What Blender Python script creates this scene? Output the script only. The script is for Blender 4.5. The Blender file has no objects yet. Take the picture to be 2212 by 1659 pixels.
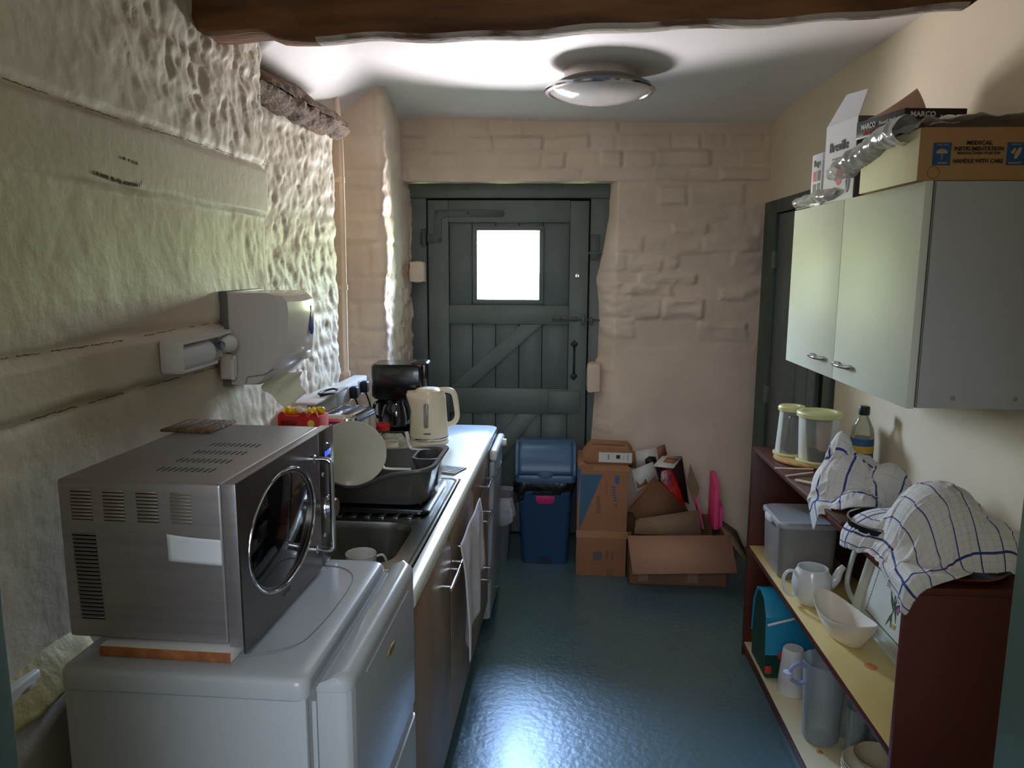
import bpy, bmesh, math, random
import numpy as np
from mathutils import Vector, Matrix, Euler
PI = math.pi
SC = bpy.context.scene
COL = SC.collection

# ------------------------------------------------------------------ camera
F_PX = 1630.0
CAM_H = 1.62
pitch = math.radians(8.874); yaw = math.radians(3.261); roll = math.radians(0.3)
_f = Vector((-math.sin(yaw)*math.cos(pitch), math.cos(yaw)*math.cos(pitch), -math.sin(pitch)))
_r = Vector((math.cos(yaw), math.sin(yaw), 0)); _u = _r.cross(_f)
_r2 = _r*math.cos(roll) + _u*math.sin(roll); _u2 = -_r*math.sin(roll) + _u*math.cos(roll)
cam_data = bpy.data.cameras.new('camera'); cam = bpy.data.objects.new('camera', cam_data); COL.objects.link(cam)
cam.matrix_world = Matrix(((_r2.x, _u2.x, -_f.x, 0), (_r2.y, _u2.y, -_f.y, 0), (_r2.z, _u2.z, -_f.z, CAM_H), (0, 0, 0, 1)))
cam_data.sensor_width = 36; cam_data.lens = F_PX/2212*36; cam_data.clip_start = 0.02
SC.camera = cam

# ------------------------------------------------------------------ world: sky, green band, and pale ground brightened to light the ceiling
SKY = 100.0
w = bpy.data.worlds.new('world'); SC.world = w; w.use_nodes = True
nt = w.node_tree; nt.nodes.clear()
out = nt.nodes.new('ShaderNodeOutputWorld'); bg = nt.nodes.new('ShaderNodeBackground')
tc = nt.nodes.new('ShaderNodeTexCoord'); sp = nt.nodes.new('ShaderNodeSeparateXYZ'); rp = nt.nodes.new('ShaderNodeValToRGB')
mr = nt.nodes.new('ShaderNodeMapRange'); mr.inputs[1].default_value = -1; mr.inputs[2].default_value = 1
nt.links.new(tc.outputs['Generated'], sp.inputs[0]); nt.links.new(sp.outputs['Z'], mr.inputs[0]); nt.links.new(mr.outputs[0], rp.inputs[0])
cr = rp.color_ramp
cr.elements[0].position = 0.0; cr.elements[0].color = (1.75, 1.62, 1.75, 1)
cr.elements[1].position = 1.0; cr.elements[1].color = (.46, .72, 1.40, 1)
for p_, c_ in ((.405, (1.12, 1.02, 1.06, 1)), (.445, (.62, .60, .52, 1)), (.475, (.39, .43, .23, 1)), (.515, (.41, .45, .24, 1)), (.545, (.62, .68, .70, 1)), (.60, (.86, .98, 1.25, 1)), (.8, (.62, .92, 1.65, 1))):
    e = cr.elements.new(p_); e.color = c_
nt.links.new(rp.outputs[0], bg.inputs[0]); bg.inputs[1].default_value = SKY
nt.links.new(bg.outputs[0], out.inputs[0])
w.cycles.sampling_method = 'MANUAL'; w.cycles.sample_map_resolution = 256

def area(name, loc, rot, sx, sy, power, col=(1, 1, 1), portal=False, spread=PI):
    l = bpy.data.lights.new(name, 'AREA'); l.shape = 'RECTANGLE'; l.size = sx; l.size_y = sy
    l.energy = power; l.color = col; l.spread = spread
    if portal: l.cycles.is_portal = True
    o = bpy.data.objects.new(name, l); COL.objects.link(o); o.location = loc; o.rotation_euler = rot
    return o
# the window of the back door is a portal for the sky
area('window_portal', (-.278, 4.47, 1.625), (-PI/2, 0, 0), .345, .385, 1, portal=True)
# added fill lamps, standing in for daylight from the adjoining room behind the photographer
area('adjoining_room_fill', (-.3, -1.3, 2.3), (math.radians(38), 0, math.radians(0)), 1.6, 1.0, 35, (.80, .88, 1.0))
area('adjoining_rear_fill', (-.1, -2.2, 1.5), (PI/2, 0, 0), 1.4, 1.2, 16, (.74, .86, 1.0))
SC.view_settings.view_transform = 'Standard'; SC.view_settings.look = 'None'
SC.view_settings.exposure = 0.52; SC.view_settings.gamma = 1; SC.view_settings.use_curve_mapping = False
SC.cycles.max_bounces = 10; SC.cycles.diffuse_bounces = 6; SC.cycles.glossy_bounces = 4; SC.cycles.transparent_max_bounces = 12
SC.cycles.sample_clamp_indirect = 6.0; SC.cycles.caustics_refractive = False; SC.cycles.caustics_reflective = False
SC.cycles.use_denoising = True

# ------------------------------------------------------------------ materials
def lin(c):
    return tuple(((v/255)/12.92 if v/255 <= .04045 else ((v/255+.055)/1.055)**2.4) for v in c)
_M = {}
def mat(name, col, rough=.5, metal=0, var=.06, vscale=5, bump=0, bscale=60, coat=0, trans=0, alpha=1, ior=1.45, col2=None, stretch=None, spec=None, sub=0, vdetail=4, vlow=.35, vhigh=.65):
    """principled material: colour varied by object-space noise, fine bump; col in sRGB 0-255"""
    if name in _M: return _M[name]
    m = bpy.data.materials.new(name); m.use_nodes = True; nt = m.node_tree; N = nt.nodes; L = nt.links
    b = N['Principled BSDF']; c = lin(col)
    b.inputs['Roughness'].default_value = rough; b.inputs['Metallic'].default_value = metal
    b.inputs['Coat Weight'].default_value = coat; b.inputs['Transmission Weight'].default_value = trans
    b.inputs['Alpha'].default_value = alpha; b.inputs['IOR'].default_value = ior
    if spec is not None: b.inputs['Specular IOR Level'].default_value = spec
    if sub: b.inputs['Subsurface Weight'].default_value = sub; b.inputs['Subsurface Scale'].default_value = .02
    t = N.new('ShaderNodeTexCoord'); mp = N.new('ShaderNodeMapping'); L.new(t.outputs['Object'], mp.inputs[0])
    if stretch: mp.inputs['Scale'].default_value = stretch
    n = N.new('ShaderNodeTexNoise'); n.inputs['Scale'].default_value = vscale; n.inputs['Detail'].default_value = vdetail
    L.new(mp.outputs[0], n.inputs['Vector'])
    r = N.new('ShaderNodeValToRGB'); L.new(n.outputs['Fac'], r.inputs[0])
    r.color_ramp.elements[0].position = vlow; r.color_ramp.elements[1].position = vhigh
    c2 = lin(col2) if col2 else tuple(max(0, x*(1-2*var)) for x in c)
    cc = c if col2 else tuple(min(1, x*(1+var)) for x in c)
    r.color_ramp.elements[0].color = (*c2, 1); r.color_ramp.elements[1].color = (*cc, 1)
    L.new(r.outputs[0], b.inputs['Base Color'])
    if bump:
        n2 = N.new('ShaderNodeTexNoise'); n2.inputs['Scale'].default_value = bscale; n2.inputs['Detail'].default_value = 5
        L.new(mp.outputs[0], n2.inputs['Vector'])
        bp = N.new('ShaderNodeBump'); bp.inputs['Strength'].default_value = bump; bp.inputs['Distance'].default_value = .01
        L.new(n2.outputs['Fac'], bp.inputs['Height']); L.new(bp.outputs[0], b.inputs['Normal'])
    _M[name] = m; return m
def clear(name, col, opac=.25, rough=.08, haze=0):
    """thin clear plastic or glass sheet: transparent mixed with gloss (and a bit of haze)"""
    if name in _M: return _M[name]
    m = bpy.data.materials.new(name); m.use_nodes = True; nt = m.node_tree; N = nt.nodes; L = nt.links; N.clear()
    o = N.new('ShaderNodeOutputMaterial'); tr = N.new('ShaderNodeBsdfTransparent'); pr = N.new('ShaderNodeBsdfPrincipled')
    tr.inputs[0].default_value = (*[min(1, .55+.45*x) for x in lin(col)], 1)
    pr.inputs['Base Color'].default_value = (*lin(col), 1); pr.inputs['Roughness'].default_value = rough
    mx = N.new('ShaderNodeMixShader'); fr = N.new('ShaderNodeFresnel'); fr.inputs[0].default_value = 1.45
    ad = N.new('ShaderNodeMath'); ad.operation = 'ADD'; ad.use_clamp = True; ad.inputs[1].default_value = opac
    ns = N.new('ShaderNodeTexNoise'); ns.inputs['Scale'].default_value = 9
    ml = N.new('ShaderNodeMath'); ml.operation = 'MULTIPLY'; ml.inputs[1].default_value = haze
    a2 = N.new('ShaderNodeMath'); a2.operation = 'ADD'; a2.use_clamp = True
    L.new(fr.outputs[0], ad.inputs[0]); L.new(ns.outputs['Fac'], ml.inputs[0]); L.new(ad.outputs[0], a2.inputs[0]); L.new(ml.outputs[0], a2.inputs[1])
    L.new(a2.outputs[0], mx.inputs[0]); L.new(tr.outputs[0], mx.inputs[1]); L.new(pr.outputs[0], mx.inputs[2]); L.new(mx.outputs[0], o.inputs[0])
    _M[name] = m; return m
def flat(name, col, rough=.5, emit=0, metal=0):
    if name in _M: return _M[name]
    m = mat(name, col, rough, metal, var=.02)
    if emit:
        b = m.node_tree.nodes['Principled BSDF']; b.inputs['Emission Color'].default_value = (*lin(col), 1); b.inputs['Emission Strength'].default_value = emit
    return m

# ------------------------------------------------------------------ mesh helpers
def finish(bm, sharp=38):
    bmesh.ops.recalc_face_normals(bm, faces=bm.faces)
    a = math.radians(sharp)
    for f in bm.faces: f.smooth = True
    for e in bm.edges:
        if len(e.link_faces) == 2 and e.calc_face_angle(0) > a: e.smooth = False
def obj(name, bm, m, parent=None, sharp=38, fix=True):
    if fix: finish(bm, sharp)
    me = bpy.data.meshes.new(name); bm.to_mesh(me); bm.free()
    if m: 
        for mm in (m if isinstance(m, (list, tuple)) else [m]): me.materials.append(mm)
    o = bpy.data.objects.new(name, me); COL.objects.link(o)
    if parent: o.parent = parent
    return o
def tag(o, label, cat, group=None):
    o['label'] = label; o['category'] = cat
    if group: o['group'] = group
    return o
def thing(name, label, cat, loc=(0, 0, 0), rot=0, group=None):
    o = bpy.data.objects.new(name, None); COL.objects.link(o); o.empty_display_size = .05
    o.location = loc; o.rotation_euler = rot if isinstance(rot, tuple) else (0, 0, rot)
    return tag(o, label, cat, group)
def struct(o):
    o['kind'] = 'structure'; return o
def setting(name, loc=(0, 0, 0)):
    o = bpy.data.objects.new(name, None); COL.objects.link(o); o.location = loc; o['kind'] = 'structure'; return o
def lab(o, l): o['label'] = l; return o
def BM(): return bmesh.new()
def box(bm, a, b, bev=0, seg=2, M=None, mi=0):
    """box from corner a to corner b, bevelled"""
    s = [b[i]-a[i] for i in range(3)]; c = [(a[i]+b[i])/2 for i in range(3)]
    t = BM(); bmesh.ops.create_cube(t, size=1)
    for v in t.verts: v.co = Vector((v.co.x*s[0], v.co.y*s[1], v.co.z*s[2]))
    if bev: bmesh.ops.bevel(t, geom=t.edges[:], offset=min(bev, min(abs(x) for x in s)*.49), segments=seg, affect='EDGES', profile=.5)
    for v in t.verts: v.co += Vector(c)
    if M: bmesh.ops.transform(t, matrix=M, verts=t.verts)
    for f in t.faces: f.material_index = mi
    add(bm, t); return bm
def add(bm, t):
    me = bpy.data.meshes.new('tmp'); t.to_mesh(me); t.free(); bm.from_mesh(me); bpy.data.meshes.remove(me)
def prism(bm, pts, z0, z1, bev=0, M=None, seg=2):
    """polygon (x,y) extruded z0..z1"""
    t = BM(); vs = [t.verts.new((p[0], p[1], z0)) for p in pts]; f = t.faces.new(vs)
    r = bmesh.ops.extrude_face_region(t, geom=[f])
    for v in [g for g in r['geom'] if isinstance(g, bmesh.types.BMVert)]: v.co.z = z1
    bmesh.ops.recalc_face_normals(t, faces=t.faces)
    if bev: bmesh.ops.bevel(t, geom=t.edges[:], offset=bev, segments=seg, affect='EDGES', profile=.5)
    if M: bmesh.ops.transform(t, matrix=M, verts=t.verts)
    add(bm, t); return bm
def rrect(w, d, r, n=5, cx=0, cy=0):
    pts = []
    for sx, sy, a0 in ((1, 1, 0), (-1, 1, 90), (-1, -1, 180), (1, -1, 270)):
        for i in range(n+1):
            a = math.radians(a0+90*i/n); pts.append((cx+sx*(w/2-r)+r*math.cos(a), cy+sy*(d/2-r)+r*math.sin(a)))
    return pts
def loft(bm, rings, cap0=True, cap1=True, closed=True):
    """bridge a list of rings (lists of 3D points, equal length)"""
    R = [[bm.verts.new(p) for p in ring] for ring in rings]; n = len(R[0])
    for a, b in zip(R, R[1:]):
        for i in range(n if closed else n-1):
            j = (i+1) % n; bm.faces.new((a[i], a[j], b[j], b[i]))
    if cap0 and closed: bm.faces.new(R[0][::-1])
    if cap1 and closed: bm.faces.new(R[-1])
    return bm
def lathe(bm, prof, n=32, c=(0, 0, 0), M=None, cap0=False, cap1=False):
    t = BM(); rings = []
    for r, z in prof:
        r = max(r, 1e-5)
        rings.append([(c[0]+r*math.cos(2*PI*i/n), c[1]+r*math.sin(2*PI*i/n), c[2]+z) for i in range(n)])
    loft(t, rings, cap0, cap1)
    bmesh.ops.remove_doubles(t, verts=t.verts, dist=5e-5)
    if M: bmesh.ops.transform(t, matrix=M, verts=t.verts)
    add(bm, t); return bm
def tube(bm, pts, r, n=10, closed=False, cap=True, flat_=1.0):
    """swept circle through pts; r a number or a list"""
    P = [Vector(p) for p in pts]; m = len(P); rr = r if isinstance(r, (list, tuple)) else [r]*m
    t = BM(); rings = []; prev = None
    for i in range(m):
        a = P[(i-1) % m] if (closed or i > 0) else P[i]; b = P[(i+1) % m] if (closed or i < m-1) else P[i]
        T = (b-a).normalized()
        if prev is None:
            up = Vector((0, 0, 1)) if abs(T.z) < .9 else Vector((1, 0, 0)); X = T.cross(up).normalized()
        else: X = (prev - T*prev.dot(T)).normalized()
        prev = X; Y = T.cross(X)
        rings.append([P[i] + X*(rr[i]*math.cos(2*PI*k/n)) + Y*(rr[i]*flat_*math.sin(2*PI*k/n)) for k in range(n)])
    if closed: rings.append(rings[0]); loft(t, rings, False, False); bmesh.ops.remove_doubles(t, verts=t.verts, dist=1e-6)
    else: loft(t, rings, cap, cap)
    add(bm, t); return bm
def arc(c, r, a0, a1, n, plane='xz'):
    o = []
    for i in range(n+1):
        a = math.radians(a0+(a1-a0)*i/n); u, v = r*math.cos(a), r*math.sin(a)
        o.append({'xz': (c[0]+u, c[1], c[2]+v), 'xy': (c[0]+u, c[1]+v, c[2]), 'yz': (c[0], c[1]+u, c[2]+v)}[plane])
    return o
def smooth_pts(pts, k=6):
    """Catmull-Rom through points"""
    P = [Vector(p) for p in pts]; P = [P[0]*2-P[1]]+P+[P[-1]*2-P[-2]]; o = []
    for i in range(1, len(P)-2):
        for j in range(k):
            t = j/k; a, b, c, d = P[i-1], P[i], P[i+1], P[i+2]
            o.append(.5*((2*b)+(c-a)*t+(2*a-5*b+4*c-d)*t*t+(3*b-a-3*c+d)*t**3))
    o.append(P[-2]); return o
def grid(bm, nu, nv, fn, wrap=False):
    V = [[bm.verts.new(fn(i/nu, j/nv)) for j in range(nv+1)] for i in range(nu+1)]
    for i in range(nu):
        for j in range(nv): bm.faces.new((V[i][j], V[i+1][j], V[i+1][j+1], V[i][j+1]))
    return V
def solidify(o, th, off=-1):
    m = o.modifiers.new('thickness', 'SOLIDIFY'); m.thickness = th; m.offset = off; return o
def text(body, size, m, parent, loc, rot, ext=.0004, name='lettering', align='CENTER', bold=0, sx=1.0):
    c = bpy.data.curves.new(name, 'FONT'); c.body = body; c.size = size; c.extrude = ext; c.align_x = align; c.align_y = 'CENTER'; c.offset = bold
    c.resolution_u = 2; c.materials.append(m)
    tmp = bpy.data.objects.new(name, c); me = bpy.data.meshes.new_from_object(tmp); bpy.data.objects.remove(tmp)
    o = bpy.data.objects.new(name, me); COL.objects.link(o); o.parent = parent; o.location = loc; o.rotation_euler = rot; o.scale = (sx, 1, 1); o['kind'] = 'stuff'
    return o
def strokes(parent, m, loc, rot, w_, h_, n, seed=1, name='small_print'):
    """illegible small print: a line of short ticks, w_ long and h_ high"""
    rnd = random.Random(seed); bm = BM(); x = -w_/2; dx = w_/n
    for i in range(n):
        if rnd.random() < .86: box(bm, (x, -h_*rnd.uniform(.3, .5), 0), (x+dx*.55, h_*rnd.uniform(.3, .5), .0004))
        x += dx
    o = obj(name, bm, m, parent); o.location = loc; o.rotation_euler = rot; o['kind'] = 'stuff'; return o
def R(d): return math.radians(d)
def TM(loc=(0, 0, 0), rot=(0, 0, 0)): return Matrix.Translation(loc) @ Euler(rot).to_matrix().to_4x4()

# ------------------------------------------------------------------ numpy noise
def vnoise(u, v, seed, period=1.0):
    rs = np.random.RandomState(seed); T = rs.rand(257, 257)
    x = u/period; y = v/period; xi = np.floor(x).astype(int); yi = np.floor(y).astype(int); fx = x-xi; fy = y-yi
    fx = fx*fx*fx*(fx*(fx*6-15)+10); fy = fy*fy*fy*(fy*(fy*6-15)+10)
    g = lambda a, b: T[a % 257, b % 257]
    return (g(xi, yi)*(1-fx)+g(xi+1, yi)*fx)*(1-fy)+(g(xi, yi+1)*(1-fx)+g(xi+1, yi+1)*fx)*fy
def fbm(u, v, seed, period, octv=4, gain=.5):
    s = 0; a = 1; t = 0
    for k in range(octv):
        s = s+a*(vnoise(u+13.7*k, v+7.3*k, seed+k, period/2**k)*2-1); t += a; a *= gain
    return s/t
def sstep(a, b, x):
    t = np.clip((x-a)/(b-a), 0, 1); return t*t*(3-2*t)
def rubble(U, V, rows, seed, lmin, lmax, warp=.02, wp=.35):
    """coursed rubble: returns cell id (>=0) and distance to the joint"""
    u = U+fbm(U, V, seed, wp, 3)*warp*1.3; v = V+fbm(U, V, seed+40, wp, 3)*warp
    rnd = random.Random(seed); rows = np.array(rows)
    ri = np.clip(np.searchsorted(rows, v)-1, 0, len(rows)-2)
    dv = np.minimum(v-rows[ri], rows[ri+1]-v); ids = np.zeros(U.shape, int); du = np.zeros(U.shape); base = 0
    for k in range(len(rows)-1):
        e = [U.min()-.3-rnd.random()*.2]
        while e[-1] < U.max()+.3: e.append(e[-1]+rnd.uniform(lmin, lmax)*(1 if rnd.random() < .8 else .55))
        e = np.array(e); msk = ri == k; uu = u[msk]; ci = np.clip(np.searchsorted(e, uu)-1, 0, len(e)-2)
        ids[msk] = base+ci; du[msk] = np.minimum(uu-e[ci], e[ci+1]-uu); base += len(e)
    return ids, np.minimum(du, dv), base
def patch_wall(name, X, Y, Z, ids, keep, m, parent=None, stone_name='stone', minq=6, mat_of=None):
    """a relief surface split into one patch object per stone; ids<0 is the mortar, which is the wall mesh itself"""
    nu, nv = X.shape
    P = np.stack([X, Y, Z], -1)
    du = np.gradient(P, axis=0); dv = np.gradient(P, axis=1); n = np.cross(du, dv); n /= np.linalg.norm(n, axis=-1, keepdims=True)+1e-12
    q = ids[:-1, :-1]; kq = keep[:-1, :-1]
    lab_, cnt = np.unique(q[kq], return_counts=True); small = set(lab_[cnt < minq].tolist())
    root = None; stones = []
    groups = {}
    I, J = np.nonzero(kq)
    for i, j in zip(I.tolist(), J.tolist()):
        k = int(q[i, j]); k = -1 if (k < 0 or k in small) else k
        groups.setdefault(k, []).append((i, j))
    order = sorted(groups)
    if -1 not in groups: groups[-1] = []; order = [-1]+order
    Pl = P.reshape(-1, 3); nl = n.reshape(-1, 3)
    for k in order:
        quads = groups[k]; idx = {}; vs = []; fs = []
        for i, j in quads:
            f = []
            for a, b in ((i, j), (i+1, j), (i+1, j+1), (i, j+1)):
                g = a*nv+b
                if g not in idx: idx[g] = len(vs); vs.append(g)
                f.append(idx[g])
            fs.append(f)
        me = bpy.data.meshes.new(name if k < 0 else stone_name)
        me.from_pydata(Pl[vs].tolist() if vs else [], [], fs); me.materials.append(m if (mat_of is None or k < 0) else mat_of(k))
        me.polygons.foreach_set('use_smooth', [True]*len(me.polygons))
        if vs: me.normals_split_custom_set_from_vertices([tuple(x) for x in nl[vs].tolist()])
        o = bpy.data.objects.new(name if k < 0 else stone_name, me); COL.objects.link(o)
        if k < 0:
            root = o
            if parent: o.parent = parent
            else: struct(o)
        else: o.parent = root; stones.append(o)
    return root, stones
# ------------------------------------------------------------------ palette of the room
PAINT_B = mat('magnolia_paint_back', (234, 213, 193), .62, var=.05, vscale=3, bump=.2, bscale=55, col2=(218, 198, 178))
PAINT_L = mat('magnolia_paint_left', (212, 200, 182), .58, var=.05, vscale=2.5, bump=.18, bscale=38, col2=(192, 181, 162))
PAINT_R = mat('smooth_wall_paint', (226, 212, 186), .6, var=.03, vscale=2, bump=.06, bscale=30)
PAINT_C = mat('ceiling_paint', (232, 226, 226), .7, var=.02, vscale=2, bump=.05, bscale=20)
TEAL = mat('grey_green_door_paint', (98, 108, 102), .42, var=.05, vscale=6, bump=.12, bscale=35)
TEAL2 = mat('grey_green_plank_paint', (92, 102, 99), .42, var=.05, vscale=6, bump=.12, bscale=35)
DKGREEN = mat('dark_green_frame_paint', (58, 78, 70), .4, var=.05, vscale=6, bump=.15, bscale=30)
GAP = flat('dark_gap', (12, 13, 12), .9)
CRACK = flat('crack_shade_flake_brown', (96, 78, 60), .95)

# ------------------------------------------------------------------ floor
def floor_mat():
    m = mat('painted_concrete_floor', (82, 110, 122), .34, var=.05, vscale=1.6, bump=.25, bscale=38, col2=(80, 104, 104), spec=.8, coat=.35)
    nt = m.node_tree; N = nt.nodes; L = nt.links
    N['Principled BSDF'].inputs['Coat Roughness'].default_value = .26
    n = N.new('ShaderNodeTexNoise'); n.inputs['Scale'].default_value = 7; n.inputs['Detail'].default_value = 6
    r = N.new('ShaderNodeMapRange'); r.inputs[1].default_value = .3; r.inputs[2].default_value = .7; r.inputs[3].default_value = .26; r.inputs[4].default_value = .40
    L.new(n.outputs['Fac'], r.inputs[0]); L.new(r.outputs[0], N['Principled BSDF'].inputs['Roughness']); return m
FLOOR = floor_mat()
bm = BM(); box(bm, (-2.2, -2.9, -.06), (2.2, 4.9, 0)); struct(obj('floor', bm, FLOOR))

# ------------------------------------------------------------------ left wall (near part)
def g2(u0, u1, v0, v1, step):
    u = np.linspace(u0, u1, int((u1-u0)/step)+1); v = np.linspace(v0, v1, int((v1-v0)/step)+1)
    return np.meshgrid(u, v, indexing='ij')
U, V = g2(.60, 2.57, 0, 2.44, .0095)
rnd = random.Random(5); rows = [0]
while rows[-1] < 2.6: rows.append(rows[-1]+rnd.uniform(.10, .19))
ids, d, nb = rubble(U, V, rows, 11, .18, .42, .035)
top1 = 1.929+.008*fbm(U, V, 71, .3, 2); bot1 = 1.772+.01*fbm(U, V, 72, .25, 2)
top2 = 1.460+.008*fbm(U, V, 73, .25, 2); bot2 = 1.346+.010*fbm(U, V, 74, .2, 3)
inb1 = (V < top1) & (V > bot1); inb2 = (V < top2) & (V > bot2) & (U < 2.13)
inb3 = (V > 1.05) & (V < bot2-.002) & (U > 2.03) & (U < 2.12)
db1 = np.minimum(top1-V, V-bot1); db2 = np.minimum(top2-V, V-bot2)
rough_amt = .08+.92*sstep(1.3, 2.2, U)*sstep(1.85, 2.1, V)+.35*sstep(1.9, 2.4, U)*(V < 1.77)
pill = sstep(0, .035, d)
st = np.random.RandomState(3).rand(nb)[ids]
h = .012*fbm(U, V, 5, .55, 3)+rough_amt*(.009*pill*(.2+st))
rid = 1-np.abs(fbm(U*1.25+V*.6, V*.7-U*.4, 21, .065, 3, .6))*3.0
h += rough_amt*.0062*rid+(.0011+.001*rough_amt)*fbm(U, V, 31, .07, 3)
flatb = np.where(inb1, sstep(0, .012, db1), np.where(inb2, sstep(0, .012, db2), 0))
h = h*(1-flatb)+flatb*(.010+.003*fbm(U, V, 33, .4, 3)+np.where(inb2, .004, 0))
for tt, msk in ((top1, U < 3), (top2, U < 2.13), (bot2, U < 2.1)):
    h -= .009*np.exp(-((V-tt)/.009)**2)*msk
edge = 2.475+.035*fbm(V, V*0, 91, .22, 3)+.03*sstep(2.1, 2.35, V)
h2 = h-.13*sstep(edge-.045, edge+.03, U)
ids2 = np.where(inb1, 9000, np.where(inb2, 9001, np.where(d < .006, -1, ids)))
wall_left, sts = patch_wall('wall_left', -.935+h2, U, V, ids2, np.ones_like(ids2, bool), PAINT_L)
for s in sts[-2:]: s.name = 'timber'; s.data.name = 'timber'; s['label'] = 'smooth painted timber band built into rough stone wall'
# dark ribbons for the shade in hairline cracks, and brown flaked paint, along the timbers
def crack(x, pts, wd, parent, seed, dash=.55, axis='x'):
    rnd = random.Random(seed); bm = BM(); P = smooth_pts([(p[0], p[1], 0) for p in pts], 60); on = True; left = 5; seg = []
    def flush():
        if len(seg) < 2: return
        pr = None
        for q, ww in seg:
            a = (x, q.x, q.y+ww) if axis == 'x' else (q.x, x, q.y+ww); b_ = (x, q.x, q.y-ww) if axis == 'x' else (q.x, x, q.y-ww)
            c = (bm.verts.new(a), bm.verts.new(b_))
            if pr: bm.faces.new((pr[0], pr[1], c[1], c[0]))
            pr = c
    for q in P:
        left -= 1
        if left <= 0:
            if on: flush(); seg = []
            on = (not on) if rnd.random() > .25 else on; left = rnd.randint(6, 30) if on else rnd.randint(2, 9)
        if on: seg.append((Vector((q.x, q.y+rnd.uniform(-.0012, .0012))), wd*rnd.uniform(.25, 1)))
    flush()
    return obj('crack', bm, CRACK, parent)
crack(-.9235, [(1.2, 1.925), (1.6, 1.922), (2.0, 1.928), (2.45, 1.932)], .0013, wall_left, 1)
crack(-.9235, [(1.2, 1.462), (1.55, 1.459), (1.8, 1.464), (2.02, 1.463), (2.1, 1.458)], .0013, wall_left, 2)
crack(-.9235, [(1.15, 1.347), (1.5, 1.347), (1.8, 1.345), (2.07, 1.341)], .0016, wall_left, 3)
crack(-.9222, [(1.60, 1.843), (1.64, 1.841), (1.665, 1.838)], .0042, wall_left, 4)
crack(-.9222, [(1.50, 1.800), (1.56, 1.795), (1.60, 1.792), (1.66, 1.792), (1.675, 1.80)], .0062, wall_left, 6)

# recess wall beyond the near part, up to the pillar
U, V = g2(2.44, 3.36, 0, 2.20, .0105)
rows = [0]; rnd = random.Random(8)
while rows[-1] < 2.5: rows.append(rows[-1]+rnd.uniform(.09, .2))
ids, d, nb = rubble(U, V, rows, 17, .16, .42, .04)
st = np.random.RandomState(4).rand(nb)[ids]
h = .012*fbm(U, V, 15, .4, 3)+.0055*sstep(0, .03, d)*(.2+st)+.0050*(1-np.abs(fbm(U*1.2+V*.4, V*.75-U*.2, 25, .07, 4, .6))*3)+.003*fbm(U, V, 35, .05, 3)
endc = 3.27+.02*fbm(V, V*0+9, 92, .15, 3)
patch_wall('wall_left_recess', -1.015+.085*(U-2.5)+h-.14*sstep(endc-.02, endc+.045, U), U, V, np.where(d < .005, -1, ids), np.ones_like(ids, bool), PAINT_L)

# rough timber lintel over the recess
LINT = mat('old_bare_timber', (128, 104, 84), .85, var=.2, vscale=9, bump=.9, bscale=35, col2=(74, 54, 40), stretch=(3, 1, 3))
bm = BM()
def lint(u, v):
    y = 2.44+.93*u; a = 2*PI*v; n_ = float(vnoise(np.array(u*14.), np.array(v*6.), 7))*.026+float(vnoise(np.array(u*40.), np.array(v*14.), 9))*.012
    zc = 2.196+.004*u; r = .036+.014*math.sin(u*3)-.012*sstep(.85, 1, u)
    return (-.985+.035*u+(r+n_)*math.cos(a)*.9, y, zc+(r*.9+n_*.7)*math.sin(a))
grid(bm, 70, 18, lint); lb = obj('trim_1', bm, LINT); struct(lb)

# ------------------------------------------------------------------ pillar beside the back door (front face, then splayed side)
path = [(-1.12, 3.68), (-.848, 3.68), (-.835, 3.695), (-.878, 4.30), (-.842, 4.45)]
def path_at(s):
    L_ = 0
    for a, b in zip(path, path[1:]):
        l = math.dist(a, b)
        if s <= L_+l or b is path[-1]:
            t = (s-L_)/l; nx, ny = (b[1]-a[1])/l, -(b[0]-a[0])/l
            return (a[0]+(b[0]-a[0])*t, a[1]+(b[1]-a[1])*t, nx, ny)
        L_ += l
tot = sum(math.dist(a, b) for a, b in zip(path, path[1:]))
U, V = g2(0, tot, 0, 2.46, .0125)
us = U[:, 0]; pa = np.array([path_at(s) for s in us]); k = np.ones(5)/5
nxy = np.stack([np.convolve(np.pad(pa[:, c], 2, 'edge'), k, 'valid') for c in (2, 3)], 1); nxy /= np.linalg.norm(nxy, axis=1, keepdims=True)
pxy = np.stack([np.convolve(np.pad(pa[:, c], 1, 'edge'), np.ones(3)/3, 'valid') for c in (0, 1)], 1)
ids, d, nb = rubble(U, V, [0, .18, .3, .47, .6, .76, .9, 1.02, 1.16, 1.3, 1.44, 1.56, 1.72, 1.86, 1.98, 2.07, 2.23, 2.42, 2.6], 23, .18, .34, .012)
st = np.random.RandomState(6).rand(nb)[ids]
on_side = sstep(.27, .33, U)
low = 1-sstep(1.72, 1.85, V)
h = .007*sstep(0, .018, d)*(.5+st)+(on_side*.7+low*.45)*(.012*fbm(U, V, 45, .16, 4)+.008*(1-np.abs(fbm(U*1.2, V, 46, .09, 3))*3))+.003*fbm(U, V, 47, .05, 2)
h += .014*fbm(V, V*0+3, 48, .13, 3)*np.exp(-((U-.285)/.05)**2)
patch_wall('wall_pillar', pxy[:, 0][:, None]+h*nxy[:, 0][:, None], pxy[:, 1][:, None]+h*nxy[:, 1][:, None], V, np.where(d < .005, -1, ids), np.ones_like(ids, bool), PAINT_B)
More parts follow.
